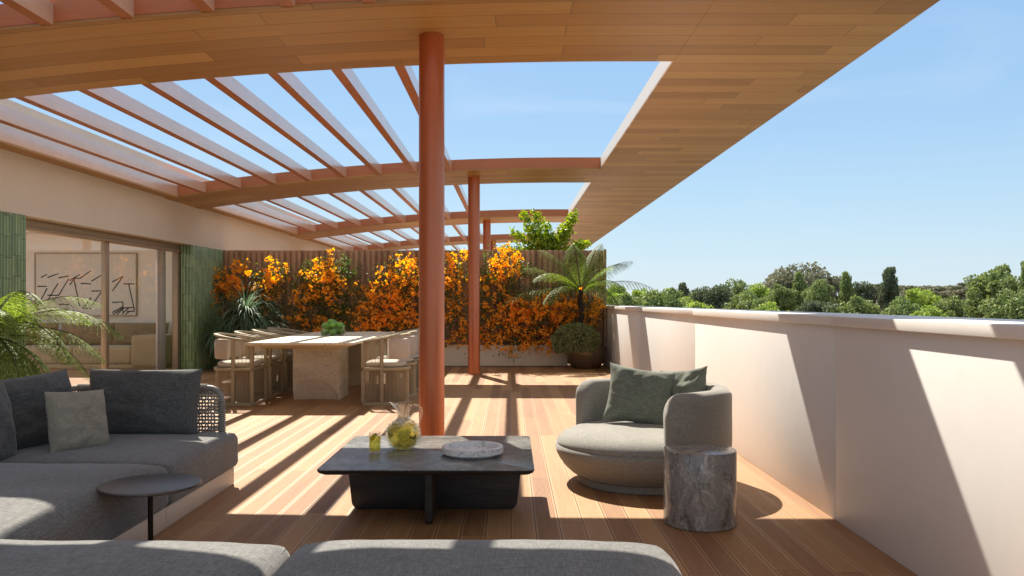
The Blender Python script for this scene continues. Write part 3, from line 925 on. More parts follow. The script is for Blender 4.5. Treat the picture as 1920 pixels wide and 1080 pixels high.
def panel(hx, z0, z1, th, rr, axis):
    pts = []
    n = 6
    pts += [(-hx, z1), (hx, z1)]
    for k in range(n + 1):
        a = radians(-90 * k / n); pts.append((hx - 0.03 - rr + rr * cos(a), z0 + rr + rr * sin(a)))
    for k in range(n + 1):
        a = radians(-90 - 90 * k / n); pts.append((-hx + 0.03 + rr + rr * cos(a), z0 + rr + rr * sin(a)))
    m = len(pts)
    vs = []
    for s in (-th / 2, th / 2):
        for u, z in pts: vs.append((u, s, z) if axis == 'x' else (s, u, z))
    fs = [tuple(range(m)), tuple(range(2 * m - 1, m - 1, -1))] + [(k, m + k, m + (k + 1) % m, (k + 1) % m) for k in range(m)]
    return G().add(vs, fs)
panel(.537, 0.0, .3195, .05, .05, 'x').build('cross_panel', M['dark_wood'], ct, bevel=0.006)
panel(.41, 0.0, .3185, .042, .03, 'y').build('cross_panel', M['dark_wood'], ct, bevel=0.006)

# pitcher
px_, py_, TZ = -0.668, 5.13, 0.3535
pi_ = thing('pitcher', 'hobnail clear glass pitcher of lemonade on the coffee table', 'pitcher', (px_, py_, TZ), radians(8))
prof_o = [(0.0, 0.002), (0.045, 0.002), (0.062, 0.010), (0.084, 0.030), (0.102, 0.062), (0.107, 0.092), (0.102, 0.124), (0.085, 0.152), (0.062, 0.172), (0.043, 0.186), (0.036, 0.205), (0.036, 0.225), (0.041, 0.245), (0.050, 0.268), (0.052, 0.276)]
th = 0.0032
prof_i = [(max(0, r - th), z + (th if i < 3 else 0)) for i, (r, z) in enumerate(prof_o)][::-1]
g = G(); g.lathe(prof_o + prof_i, 56)
for i, p in enumerate(g.v):          # spout towards -X, slightly raised rim
    if p[2] > 0.225:
        k = (p[2] - 0.225) / 0.051
        a = math.atan2(p[1], -p[0])
        s = exp(-(a / 0.42) ** 2)
        g.v[i] = (p[0] * (1 + 0.75 * k * s), p[1] * (1 - 0.15 * k * s), p[2] + 0.018 * k * s)
for j in range(13):                  # hobnails
    z = 0.028 + j * 0.0178
    rr = 0
    for (r0, z0), (r1, z1) in zip(prof_o[1:-1], prof_o[2:]):
        if z0 <= z <= z1: rr = r0 + (r1 - r0) * (z - z0) / (z1 - z0)
    if rr < 0.034: continue
    m = max(10, int(2 * pi * rr / 0.021))
    br = 0.0056 if rr > 0.06 else 0.0038
    for k in range(m):
        a = 2 * pi * (k + 0.5 * (j % 2)) / m
        c = (rr * cos(a), rr * sin(a), z)
        q = []
        for (r_, z_) in ((0.0, -br), (br * .75, -br * .66), (br, 0), (br * .75, br * .66), (0.0, br)): q.append((r_, z_))
        g.lathe(q, 6, (c[0] * (1 + .003 / rr), c[1] * (1 + .003 / rr), c[2]))
g.build('body', M['glass'], pi_, 60)
hp = [(0.040, 0, 0.262), (0.066, 0, 0.272), (0.092, 0, 0.268), (0.108, 0, 0.25), (0.114, 0, 0.222), (0.110, 0, 0.192), (0.101, 0, 0.165), (0.091, 0, 0.150)]
G().tube(hp, [0.008] * 7 + [0.010], 12).build('handle', M['glass'], pi_, 180)
pr = [(max(0, (r - th) * .90), z + (th + .001 if i < 3 else 0)) for i, (r, z) in enumerate(prof_o) if z < 0.16]
G().lathe(pr + [(0.0, pr[-1][1])], 48).build('lemonade', M['lemonade'], pi_, 60)
def slice_(name, x, y, z, rx, rz, r, lab):
    g = G(); g.lathe([(0.0, -.003), (r * .9, -.003), (r, -.0015), (r, .0015), (r * .9, .003), (0.0, .003)], 28)
    o = g.build(name, M['lemon'], None, 40); o.location = (x, y, z); o.rotation_euler = (radians(rx), 0, radians(rz))
    tag(o, lab, 'lemon slice', 'lemon slices in the drinks', 'thing')
slice_('lemon_slice', px_ + .00, py_ - .0965, TZ + .108, 82, 4, .031, 'orange-yellow lemon slice against the front of the glass pitcher')
slice_('lemon_slice', px_ + .036, py_ - .088, TZ + .118, 78, 22, .023, 'smaller bright lemon slice just right of the other in the pitcher')
slice_('lemon_slice', px_ - .067, py_ - .066, TZ + .105, 84, -42, .024, 'lemon slice by the spout side of the pitcher')
def mint(x, y, z, s, lab, seed):
    r = random.Random(seed); g = G()
    for k in range(7):
        a = r.uniform(0, 6.28); t = r.uniform(.1, 1.2); L = s * r.uniform(.7, 1)
        d = Vector((cos(a) * cos(t), sin(a) * cos(t), sin(t))); sd_ = d.cross(Vector((0, 0, 1))).normalized() * L * .3
        p = Vector((0, 0, 0)); q = d * L
        g.add([p, p + q * .5 + sd_, p + q, p + q * .5 - sd_], [(0, 1, 2, 3)])
    o = g.build('mint_sprig', M['mint'], None); o.location = (x, y, z); tag(o, lab, 'mint sprig', None, 'thing')
mint(px_ + .072, py_ - .062, TZ + .070, .045, 'dark green mint sprig low on the handle side of the pitcher', 2)
# drinking glass
gx, gy = -0.823, 5.0
dg = thing('drinking_glass', 'small clear tumbler of lemonade beside the pitcher', 'glass', (gx, gy, TZ))
G().lathe([(0.0, .001), (.033, .001), (.035, .006), (.0365, .124), (.0345, .124), (.0325, .012), (0.0, .009)], 40).build('tumbler', M['glass'], dg, 40)
G().lathe([(0.0, .0105), (.0315, .0135), (.0333, .098), (0.0, .098)], 32).build('lemonade', M['lemonade'], dg, 40)
slice_('lemon_slice', gx - .010, gy - .006, TZ + .096, 60, -50, .024, 'lemon slice standing at the rim of the tumbler')
mint(gx + .006, gy - .008, TZ + .101, .026, 'small mint sprig floating on the tumbler', 5)
# tray
tr = G().lathe([(0.0, .001), (.155, .001), (.180, .016), (.183, .020), (.183, .052), (.181, .054), (.160, .054), (.158, .052), (.156, .026), (0.0, .024)], 72).build('marble_tray', M['white_marble'], None, 35)
tr.location = (-0.229, 4.94, TZ); tag(tr, 'round white veined marble tray on the dark coffee table', 'tray', None, 'thing')

# ================================================================== armchair
AX, AY = 0.93, 5.86
ac = thing('armchair', 'round taupe tub armchair with wraparound back, turned towards the coffee table', 'armchair', (AX, AY, 0))
g = G().lathe([(0.0, .001), (.448, .001), (.456, .006), (.456, .05), (.44, .056), (0.0, .056)], 80)
g.build('plinth', M['armchair'], ac, 40)
prof = [(0.0, .057), (.46, .057), (.50, .075), (.545, .115), (.585, .17), (.607, .215), (.614, .245), (.608, .268), (.600, .272), (.603, .277), (.596, .300), (.57, .330), (.52, .355), (.44, .372), (.3, .383), (.15, .387), (0.0, .388)]
g = G().lathe(prof, 96)
for i, p in enumerate(g.v):
    n_ = noise.noise(Vector((p[0] * 2.4, p[1] * 2.4, p[2] * 2))) * .006
    g.v[i] = (p[0] * (1 + n_), p[1] * (1 + n_), p[2] + n_ * (1 if p[2] > .28 else 0))
g.build('seat', M['armchair'], ac, 60)
A0, A1 = radians(-84), radians(139)
RM, THK = 0.545, 0.145
Ln = RM * (A1 - A0)
g = soft(Ln, THK, 0.45, 0.062, 46, 0, 0.004, 3, nz=16)
nv = []
for x, y, z in g.v:
    u = x / (Ln / 2)
    # rounded upper corners at both ends
    ed = (Ln / 2 - abs(x))
    if ed < .13 and z > .2:
        q = 1 - ed / .13
        z = z - (z - .2) / .25 * (.13 * (1 - sqrt(max(0, 1 - q * q))))
    a = (A0 + A1) / 2 + u * (A1 - A0) / 2
    r = RM - y
    nv.append((r * cos(a), r * sin(a), z + 0.225))
g.v = nv
g.build('backrest', M['armchair'], ac, 60)
def place_pillow(name, w, h, t, mat, loc, rot, label, group=None, seed=0, pinch=0.10, wr=0.017):
    o = pillow(w, h, t, seed, pinch=pinch, wr=wr).build(name, M[mat], None, 180)
    o.location = loc; o.rotation_euler = tuple(radians(a) for a in rot)
    return tag(o, label, 'pillow', group, 'thing')
place_pillow('pillow', .50, .44, .17, 'green_pillow', (0.905, 5.98, 0.372), (-20, 8, -8), 'sage green pillow upright in the middle of the round armchair', 'sage pillows on the armchair', 1)
place_pillow('pillow', .42, .42, .16, 'green_pillow', (1.235, 5.98, 0.375), (-14, -8, -46), 'sage green pillow tucked behind the other against the armchair back', 'sage pillows on the armchair', 2)

# marble side table
mt = thing('marble_side_table', 'grey veined marble drum side table in front of the armchair', 'side table', (1.083, 4.742, 0), radians(35))
G().lathe([(0.0, .001), (.200, .001), (.205, .006), (.205, .417), (.2025, .424), (.198, .425), (0.0, .425)], 96).build('drum', M['grey_marble'], mt, 30)

# ================================================================== sofa
sf = thing('sectional_sofa', 'large L-shaped grey outdoor sectional sofa on a low cream base', 'sofa', (-1.9, 4.6, 0))
def so_(g, name, mat, x, y, z, **k):
    o = g.build(name, M[mat], sf, **k); o.location = (x + 1.9, y - 4.6, z); return o
for sx, sy, sz, r, n, cr, wb, sd_, x, y, z in ((1.22, 1.17, .238, .05, 34, .028, .006, 1, -2.50, 5.185, .118), (1.23, 1.62, .240, .05, 36, .065, .008, 2, -2.505, 3.785, .118),
                                          (2.6, 1.0, .285, .055, 50, .062, .009, 5, -2.07, 2.45, .120), (1.325, 1.0, .285, .05, 44, .062, .009, 7, -.1055, 2.45, .120)):
    c_ = so_(soft(sx, sy, sz, r, n, cr, wb, sd_, nz=14), 'seat_cushion', 'sofa', x, y, z, smooth=180)
    piping(sx, sy, sz, r, wb, sd_).build('piping', M['sofa'], c_, 180)
so_(G().box(-.56, .595, -.56, .57, 0, .117), 'base', 'sofa_base', -2.52, 5.18, 0.002, bevel=.004)
so_(G().box(-.56, .595, -.78, .82, 0, .117), 'base', 'sofa_base', -2.52, 3.795, 0.002, bevel=.004)
so_(G().box(-2.0, 2.0, -.5, .30, 0, .117), 'base', 'sofa_base', -1.45, 2.50, 0.002, bevel=.004)
# woven rope back across the far end: bent tube frame with cords
def rope_back(length):
    fr_ = G(); h0, h1, r = .17, .672, .09
    pts = [(-length / 2, 0, h0)]
    for k in range(9):
        a = radians(180 - 90 * k / 8); pts.append((-length / 2 + r + r * cos(a), 0, h1 - r + r * sin(a)))
    for k in range(9):
        a = radians(90 - 90 * k / 8); pts.append((length / 2 - r + r * cos(a), 0, h1 - r + r * sin(a)))
    pts.append((length / 2, 0, h0))
    fr_.tube(pts, .019, 12)
    fr_.tube([(-length / 2, 0, h0 + .03), (length / 2, 0, h0 + .03)], .014, 8)
    g = G()
    n = int((length - .05) / .021)
    for k in range(n):
        x = -length / 2 + .03 + k * .021
        zz = [h0 + .03 + (h1 - h0 - .03) * q / 26 for q in range(27)]
        cut = 0
        e = min(x + length / 2, length / 2 - x)
        ztop = h1 - (r - sqrt(max(0, r * r - (r - e) ** 2)) if e < r else 0)
        g.tube([(x, .011 * (1 if (q + k) % 2 else -1), z) for q, z in enumerate(zz) if z <= ztop], .0062, 5, False)
    for q in range(20):
        z = h0 + .045 + q * .0235
        g.tube([(-length / 2, 0, z), (length / 2, 0, z)], .0075, 5, False)
    # cord wrapped over the tube
    for k in range(int(length / .013)):
        x = -length / 2 + .1 + k * .013
        if x > length / 2 - .1: break
        g.tube([(x + .0, .024 * cos(a), h1 + .024 * sin(a)) for a in [2 * pi * i / 8 for i in range(9)]], .0055, 4, False)
    for sx in (-1, 1):
        for k in range(28):
            z = h0 + .02 + k * .0145
            if z > h1 - .08: break
            g.tube([(sx * (length / 2) + .024 * cos(a), .024 * sin(a), z) for a in [2 * pi * i / 8 for i in range(9)]], .0055, 4, False)
    return fr_, g
f1, g1 = rope_back(1.09)
so_(f1, 'back_frame', 'frame_grey', -2.545, 5.72, .0, smooth=180)
so_(g1, 'rope_weave', 'rope', -2.545, 5.72, .0, smooth=180)
f1, g1 = rope_back(2.0)
for g_ in (f1, g1): g_.v = [(y, x, z) for x, y, z in g_.v]
so_(f1, 'back_frame', 'frame_grey', -3.165, 4.45, .0, smooth=180)
so_(g1, 'rope_weave', 'rope', -3.165, 4.45, .0, smooth=180)
SZ = .352
place_pillow('pillow', .78, .455, .22, 'sofa_pillow', (-2.49, 5.56, SZ + .01), (-10, 0, -1), 'wide charcoal back pillow against the woven rope back of the sofa', 'charcoal sofa pillows', 11, .04)
place_pillow('pillow', .62, .46, .22, 'sofa_pillow', (-2.93, 5.12, SZ + .01), (-12, -3, 68), 'charcoal pillow leaning behind the small beige pillow', 'charcoal sofa pillows', 12, .05)
place_pillow('pillow', .62, .47, .22, 'sofa_pillow', (-2.93, 4.52, SZ), (-12, 2, 82), 'charcoal pillow cut off by the frame, nearest the fern', 'charcoal sofa pillows', 13, .05)
place_pillow('pillow', .38, .38, .15, 'beige_pillow', (-2.60, 5.0, SZ + .005), (-14, 3, 60), 'small beige pillow propped on the corner of the grey sofa', None, 14, .05)

# round side table
rt = thing('round_side_table', 'slim black pedestal side table with a dark metal disc top', 'side table', (-1.735, 3.98, 0))
G().lathe([(0.0, .378), (.222, .378), (.231, .383), (.232, .390), (.230, .3945), (.2265, .3955), (0.0, .3955)], 80).build('disc_top', M['table_metal'], rt, 40)
G().lathe([(.0125, .011), (.0125, .377)], 20).build('stem', M['black_metal'], rt, 40)
G().lathe([(0.0, .001), (.15, .001), (.152, .004), (.15, .009), (.02, .0105), (0.0, .0105)], 48).build('foot', M['black_metal'], rt, 40)

# ================================================================== living room
isf = thing('indoor_sofa', 'wide olive brown sofa standing in the living room behind the glass', 'sofa', (-8.2, 15.95, 0))
def io(g, name, x, y, z, mat='olive_fabric', **k):
    o = g.build(name, M[mat], isf, **k); o.location = (x + 8.2, y - 15.95, z); return o
io(soft(1.12, .92, .32, .05, 18, .01, .005, 21), 'seat_cushion', -7.69, 15.98, .085, smooth=180)
io(soft(1.14, .92, .32, .05, 18, .01, .005, 22), 'seat_cushion', -8.82, 15.98, .085, smooth=180)
io(soft(1.14, .92, .32, .05, 18, .01, .005, 23), 'seat_cushion', -9.97, 15.98, .085, smooth=180)
io(soft(.56, 1.04, .60, .05, 18, .0, .004, 24), 'armrest', -6.84, 15.98, .03, smooth=180)
io(soft(3.95, .14, .62, .05, 18, .0, .004, 25), 'backrest', -8.9, 16.5, .03, smooth=180)
io(G().box(-2.0, 1.97, -.48, .48, .0, .08), 'base', -8.57, 15.98, .003, bevel=.01)
for x, w, s in ((-8.33, 1.08, 1), (-7.28, 1.08, 2), (-9.45, 1.08, 3)):
    place_pillow('pillow', w, .46, .26, 'brown_fabric', (x, 16.22, .40), (-12, 0, 0),
                 {1: 'middle brown cushion on the indoor sofa, below the painting', 2: 'brown cushion next to the armrest of the indoor sofa', 3: 'brown cushion at the fern end of the indoor sofa'}[s], 'cushions on the indoor sofa', 30 + s, .03)
pt = thing('painting', 'large framed abstract painting of loose black strokes on beige canvas', 'painting', (-8.53, 16.615, 1.61))
PW, PH = 2.05, 1.27
fr_ = G()
for a, b, c, d in ((-PW / 2, PW / 2, -PH / 2, -PH / 2 + .02), (-PW / 2, PW / 2, PH / 2 - .02, PH / 2), (-PW / 2, -PW / 2 + .02, -PH / 2 + .0201, PH / 2 - .0201), (PW / 2 - .02, PW / 2, -PH / 2 + .0201, PH / 2 - .0201)):
    fr_.box(a, b, -.045, -.002, c, d)
fr_.build('frame', M['teak'], pt)
G().box(-PW / 2 + .0205, PW / 2 - .0205, -.03, -.004, -PH / 2 + .0205, PH / 2 - .0205).build('canvas', M['canvas'], pt)
st = G()
S_ = [(270, 385, 315, 362), (318, 385, 397, 357), (398, 388, 474, 373), (245, 449, 314, 449), (316, 462, 238, 606), (395, 428, 318, 553), (318, 513, 398, 516), (398, 516, 474, 392), (480, 408, 556, 362), (508, 390, 556, 392),
      (556, 390, 636, 335), (510, 392, 552, 594), (480, 440, 510, 398), (560, 427, 636, 432), (638, 413, 718, 362), (640, 484, 718, 482), (718, 482, 640, 588), (636, 530, 578, 610), (398, 579, 476, 580), (578, 610, 636, 608),
      (720, 408, 755, 385), (722, 520, 745, 490), (722, 518, 760, 520), (790, 418, 870, 375), (870, 375, 790, 484), (872, 432, 952, 431), (910, 432, 948, 604), (790, 566, 868, 562), (868, 562, 868, 655), (790, 640, 868, 596), (796, 655, 866, 606),
      (868, 607, 950, 602), (950, 602, 950, 632), (950, 630, 895, 632), (912, 604, 872, 640), (914, 632, 884, 655), (826, 655, 862, 615), (722, 340, 760, 338), (722, 640, 760, 618)]
for x0, y0, x1, y1 in S_:
    a = Vector(((x0 - 597) / 745 * PW, -.0315, -(y0 - 435) / 460 * PH)); b = Vector(((x1 - 597) / 745 * PW, -.0315, -(y1 - 435) / 460 * PH))
    d = (b - a).normalized(); n_ = Vector((-d.z, 0, d.x)) * .0125
    st.add([a - n_, b - n_ * .8, b + n_ * .8, a + n_], [(0, 1, 2, 3)])
st.build('brush_strokes', M['ink'], pt)

# ================================================================== plants
def quad(g, p, d, n_, L, Wd, fold=0.0, mi=0):
    """leaf: pointed quad from p along d, normal n_"""
    s = d.cross(n_)
    if s.length < 1e-6: s = d.orthogonal()
    s = s.normalized() * (Wd / 2)
    m = p + d * (L * .45)
    up = n_ * fold
    g.add([p, m + s + up, p + d * L, m - s + up], [(0, 1, 2, 3)], mi)
def rv(r):
    while True:
        v = Vector((r.uniform(-1, 1), r.uniform(-1, 1), r.uniform(-1, 1)))
        if 0.05 < v.length < 1: return v.normalized()

def frond(g, gs, base, az, el, L, droop, r, npin=26, wid=0.24):
    """a feathery fern frond added to g (leaflets) and gs (rachis)"""
    d = Vector((cos(az) * cos(el), sin(az) * cos(el), sin(el)))
    p = base.copy(); pts = [p.copy()]
    seg = 34
    for k in range(seg):
        t = k / seg
        d = (d + Vector((0, 0, -1)) * droop * (0.35 + t) / seg * 2.4).normalized()
        p = p + d * (L / seg); pts.append(p.copy())
    gs.tube(pts, [0.0055 * (1 - .85 * i / seg) + .0008 for i in range(seg + 1)], 5, False)
    for i in range(npin):
        t = 0.10 + 0.90 * (i + .5) / npin
        q = t * seg; a = int(min(seg - 1, q)); P = pts[a].lerp(pts[a + 1], q - a)
        T = (pts[a + 1] - pts[a]).normalized()
        side = T.cross(Vector((0, 0, 1)))
        if side.length < .1: side = Vector((-sin(az), cos(az), 0))
        side.normalize()
        nn = side.cross(T).normalized()
        nn = (nn + side * 0).normalized(); pl_ = wid * (sin(pi * min(1, (t * 0.93 + .04))) ** .55) * (1 if t < .85 else (1 - (t - .85) / .15 * .55)) * r.uniform(.88, 1.08)
        for s in (-1, 1):
            D = (side * s * 1.0 + T * 0.42 + Vector((0, 0, -.10)) + nn * -.05).normalized()
            m = max(4, int(pl_ / .018))
            c = P.copy(); dd = D.copy()
            for j in range(m):
                u = (j + .5) / m
                dd = (dd + Vector((0, 0, -1.1 / m)) + T * (.25 / m)).normalized()
                c = c + dd * (pl_ / m)
                ll = (0.036 * (1 - u * .72) + .004) * (wid / .24) ** .5
                s2 = dd.cross(nn).normalized()
                for e in (-1, 1):
                    ld = (s2 * e + dd * .55).normalized()
                    quad(g, c, ld, (nn + rv(r) * .22).normalized(), ll, pl_ / m * 1.15)

def tree_fern(name, label, loc, fr, trunk_h, seed, trunk_r=.06, npin=26, wid=.24):
    r = random.Random(seed)
    t = thing(name, label, 'fern', loc)
    g = G(); gs = G()
    for az, el, L, dr in fr:
        frond(g, gs, Vector((cos(radians(az)) * .03, sin(radians(az)) * .03, trunk_h)), radians(az), radians(el), L, dr, r, npin, wid)
    g.build('fronds', M['leaf_fern'], t)
    gs.build('frond_stems', M['fern_trunk'], t, 180)
    if trunk_h > .1:
        tr = G(); pts = [(0.02 * sin(k * 1.3), 0.02 * cos(k), trunk_h * k / 10) for k in range(11)]
        tr.tube(pts, [trunk_r * (1.15 - .3 * k / 10) for k in range(11)], 12)
        for k in range(260):
            z = r.uniform(0, trunk_h); a = r.uniform(0, 6.28)
            p = Vector((trunk_r * cos(a), trunk_r * sin(a), z)); d = Vector((cos(a), sin(a), r.uniform(-.6, 1.4))).normalized()
            quad(tr, p, d, Vector((0, 0, 1)), r.uniform(.02, .05), .012)
        tr.build('trunk', M['fern_trunk'], t)
    return t
# fern at the far end in the bronze pot
tree_fern('tree_fern', 'feathery tree fern rising from the bronze pot by the parapet', (1.33, 15.72, .40),
          [(-8, 24, 1.50, .55), (20, 46, 1.25, .45), (50, 66, 1.15, .4), (100, 70, 1.1, .5), (146, 60, 1.25, .55), (168, 40, 1.5, .58), (192, 10, 1.55, .42), (214, 42, 1.2, .75),
           (228, 22, 1.15, .8), (306, 20, 1.1, .85), (318, 34, 1.05, .75), (345, 55, 1.05, .7), (120, 30, 1.1, .7)], 1.07, 5, .055, 20, .28)
# fern beside the near tiled pier
f2 = tree_fern('tree_fern', 'bright sunlit fern reaching in front of the green tiled pier and sofa', (-5.12, 8.05, .0),
          [(-4, 34, 1.50, .78), (10, 22, 1.20, .8), (18, 48, 1.15, .75), (-22, 30, 1.25, .95), (-40, 8, 1.15, .9), (-62, 24, 1.15, 1.0), (-90, 28, 1.2, .9), (-15, 2, 1.05, 1.0), (30, 10, 1.1, .9), (-50, 44, 1.15, .95),
           (60, 40, 1.2, .8), (100, 40, 1.2, .8), (140, 35, 1.0, .9), (200, 35, .9, 1.0), (260, 30, 1.1, .9), (-30, 58, 1.05, .95), (-75, -4, .95, .9), (-8, -12, .8, .8)], .92, 8, .07, 20, .25)
# pots
def potmesh(R, h, n=64):
    return G().lathe([(0.0, .001), (R * .62, .001), (R * .70, .015), (R * .90, h * .30), (R * .99, h * .62), (R, h * .8), (R * .985, h * .96), (R * .965, h), (R * .93, h * .985), (R * .92, h * .88), (0.0, h * .87)], n)
bp = thing('planter_pot', 'round bronze pot at the corner of fence and parapet', 'pot', (1.43, 15.75, 0))
potmesh(.375, .44).build('pot', M['bronze'], bp, 50)
bp2 = thing('planter_pot', 'bronze pot holding the fern beside the near tiled pier', 'pot', (-5.12, 8.05, 0))
potmesh(.33, .42).build('pot', M['bronze'], bp2, 50)
bp3 = thing('planter_pot', 'bronze pot with strappy plants in the corner by the green tiles', 'pot', (-4.98, 15.35, 0))
potmesh(.36, .40).build('pot', M['bronze'], bp3, 50)
# mounded shrub
def mound(loc, rx, ry, rz, n, seed, label):
    r = random.Random(seed); t = thing('mounded_shrub', label, 'shrub', loc)
    g = G()
    for k in range(n):
        v = rv(r)
        if v.z < -.55: v.z *= -1
        bump_ = 1 + .13 * noise.noise(v * 3.1) + .07 * noise.noise(v * 7)
        rad = bump_ * (1 - abs(r.gauss(0, .09)))
        p = Vector((v.x * rx * rad, v.y * ry * rad, v.z * rz * rad))
        d = (v + rv(r) * 1.1).normalized()
        quad(g, p, d, rv(r), r.uniform(.03, .055), r.uniform(.018, .03))
    g.build('foliage', M['leaf_shrub'], t)
    s = G()
    for k in range(14):
        a = 2 * pi * k / 14
        s.tube([(0, 0, -rz * .6), (cos(a) * rx * .4, sin(a) * ry * .4, 0), (cos(a) * rx * .75, sin(a) * ry * .75, rz * (.5 if k % 2 else .1))], [.012, .008, .003], 5, False)
    s.build('stems', M['bark'], t, 180)
mound((1.22, 15.55, .50), .43, .37, .34, 9500, 3, 'dense grey-green mounded shrub spilling over the bronze pot')

# strap-leaved plant
def strap(loc, heads, seed, label):
    r = random.Random(seed); t = thing('strappy_plant', label, 'plant', loc)
    g = G(); s = G()
    for hx, hy, hz, L, n in heads:
        s.tube([(0, 0, 0), (hx * .4, hy * .4, hz * .5), (hx, hy, hz)], [.025, .018, .014], 7)
        for k in range(n):
            az = r.uniform(0, 2 * pi); el = math.asin(r.uniform(-.15, 1)); ll = L * r.uniform(.75, 1.1)
            d = Vector((cos(az) * cos(el), sin(az) * cos(el), sin(el)))
            p = Vector((hx, hy, hz)); N = 9; w0 = r.uniform(.011, .018)
            sd_ = Vector((-sin(az), cos(az), 0))
            vs = []
            for i in range(N + 1):
                u = i / N; w_ = w0 * (1 - u) ** .6 * (.6 + .4 * min(1, u * 6))
                vs += [p + sd_ * w_, p - sd_ * w_]
                p = p + d * (ll / N); d = (d + Vector((0, 0, -1)) * (.13 + .30 * u)).normalized()
            g.add(vs, [(2 * i, 2 * i + 1, 2 * i + 3, 2 * i + 2) for i in range(N)])
    g.build('leaves', M['leaf_strap'], t, 180)
    s.build('stems', M['bark'], t, 180)
strap((-4.98, 15.35, .34), [(.06, -.05, .66, .86, 300), (-.40, .0, .28, .75, 190), (.36, -.1, .30, .75, 190), (-.05, -.3, .18, .6, 120)], 6,
      'blue-green plant with long drooping strap leaves beside the green tiled pier')

# ------------------------------------------------------------------ flowering climbers
def pxw(px, py, Y): return ((px - 958) * Y / F, H - (py - 565) * Y / F)
def climber(label, blobs, leafblobs, stems, nb, nl, seed):
    r = random.Random(seed)
    X0_ = sum(b[0] for b in blobs) / len(blobs)
    ox = pxw(X0_, 690, 16.1)[0]
    t = thing('flowering_climber', label, 'climber', (ox, 16.15, .38), 0, 'orange flowering climbers on the fence')
    def pick(bl):
        ws = [b[2] * b[3] * b[4] for b in bl]; tot = sum(ws); q = r.uniform(0, tot)
        for b, w in zip(bl, ws):
            q -= w
            if q <= 0: return b
        return bl[-1]
    cl = [rv(r) for _ in range(1)]
    gb = G()
    # bunches
    nbun = nb // 5
    for k in range(nbun):
        b = pick(blobs)
        a = r.uniform(0, 2 * pi); q = sqrt(r.random()) * r.uniform(.85, 1.18)
        x, z = pxw(b[0] + b[2] * q * cos(a), b[1] + b[3] * q * sin(a), 16.1)
        y = 16.1 + r.uniform(-.36, .16)
        c = Vector((x - ox, y - 16.15, z - .38))
        for j in range(r.randint(3, 8)):
            p = c + rv(r) * r.uniform(.01, .085)
            ax = (rv(r) + Vector((-.2, -.5, .5))).normalized()
            o1 = ax.orthogonal().normalized(); o2 = ax.cross(o1)
            ph = r.uniform(0, 6.28); L = r.uniform(.022, .036)
            for m in range(3):
                e = ph + 2.09 * m
                d = (o1 * cos(e) + o2 * sin(e) + ax * .55).normalized()
                s_ = d.cross(ax).normalized() * (L * .5)
                gb.add([p, p + d * L * .35 + s_, p + d * L * .8 + s_ * .7 + ax * .003, p + d * L * 1.05, p + d * L * .8 - s_ * .7 + ax * .003, p + d * L * .35 - s_], [(0, 1, 2, 3, 4, 5)])
    gb.build('blossoms', M['blossom'], t)
    gl = G()
    for k in range(nl):
        b = pick(leafblobs)
        a = r.uniform(0, 2 * pi); q = sqrt(r.random()) * r.uniform(.8, 1.25)
        x, z = pxw(b[0] + b[2] * q * cos(a), b[1] + b[3] * q * sin(a), 16.15)
        nz = noise.noise(Vector((x * 5, z * 5, seed)))
        if nz < -.18 and r.random() < .8: continue
        y = 16.15 + r.uniform(-.30, .2)
        p = Vector((x - ox, y - 16.15, z - .38))
        d = (rv(r) + Vector((0, -.3, -.25))).normalized()
        quad(gl, p, d, rv(r), r.uniform(.035, .06), r.uniform(.02, .034), .003)
    gl.build('leaves', M['leaf_vine'], t)
    gs = G()
    for (xa, ya, xb, yb) in stems:
        pts = []
        n = 12
        for i in range(n + 1):
            u = i / n
            x, z = pxw(xa + (xb - xa) * u, ya + (yb - ya) * u, 16.2)
            pts.append((x - ox + .05 * sin(u * 9 + xa), .03 + .06 * sin(u * 7 + xb) - .02 - .10 * u * (1 - u), z - .38))
        gs.tube(pts, [.016 * (1 - .8 * i / n) + .003 for i in range(n + 1)], 6, False)
    gs.build('stems', M['bark'], t, 180)
climber('leftmost orange climber, above the strappy plant by the green tiles',
        [(454, 500, 10, 20, 1.2), (462, 528, 22, 16, .9), (425, 528, 28, 22, 1.3), (408, 545, 16, 22, 1.2), (440, 545, 30, 18, .9), (520, 508, 22, 20, 1.2), (536, 505, 6, 18, .8), (505, 525, 30, 16, .8), (478, 540, 36, 14, .6),
         (410, 570, 10, 20, .5), (500, 552, 26, 18, .9), (515, 550, 12, 10, .7), (480, 575, 14, 20, .4), (498, 590, 10, 14, .3)],
        [(440, 535, 45, 32, 1), (510, 520, 36, 30, .9), (490, 560, 36, 32, 1), (470, 600, 50, 50, .9), (455, 505, 14, 22, .6), (505, 590, 30, 50, .9), (520, 640, 20, 40, .5)],
        [(505, 650, 455, 490), (508, 652, 520, 500), (500, 652, 410, 545), (512, 652, 540, 500)], 1050, 4600, 21)
climber('orange climber behind the dining table with loose green shoots above it',
        [(598, 492, 9, 16, 1), (622, 488, 10, 20, 1.1), (612, 512, 26, 20, 1.3), (580, 520, 14, 12, .5), (630, 535, 20, 20, .9), (590, 545, 28, 18, .9), (572, 560, 24, 20, 1), (615, 560, 18, 14, .5), (628, 570, 14, 14, .6), (650, 535, 10, 8, .5),
         (555, 595, 18, 12, .9), (580, 600, 24, 12, .8), (610, 605, 30, 12, .9), (596, 622, 26, 10, .5), (668, 534, 6, 6, .7)],
        [(610, 520, 34, 34, 1), (580, 540, 34, 30, 1), (650, 540, 26, 50, 1), (648, 500, 10, 24, .8), (664, 505, 16, 16, .5), (545, 520, 24, 14, .5), (575, 500, 20, 10, .5), (600, 590, 50, 40, 1), (545, 600, 24, 30, .8), (640, 590, 24, 40, .9), (530, 540, 10, 12, .5)],
        [(600, 652, 620, 480), (604, 652, 648, 478), (596, 652, 545, 520), (606, 652, 670, 505)], 1150, 6400, 22)
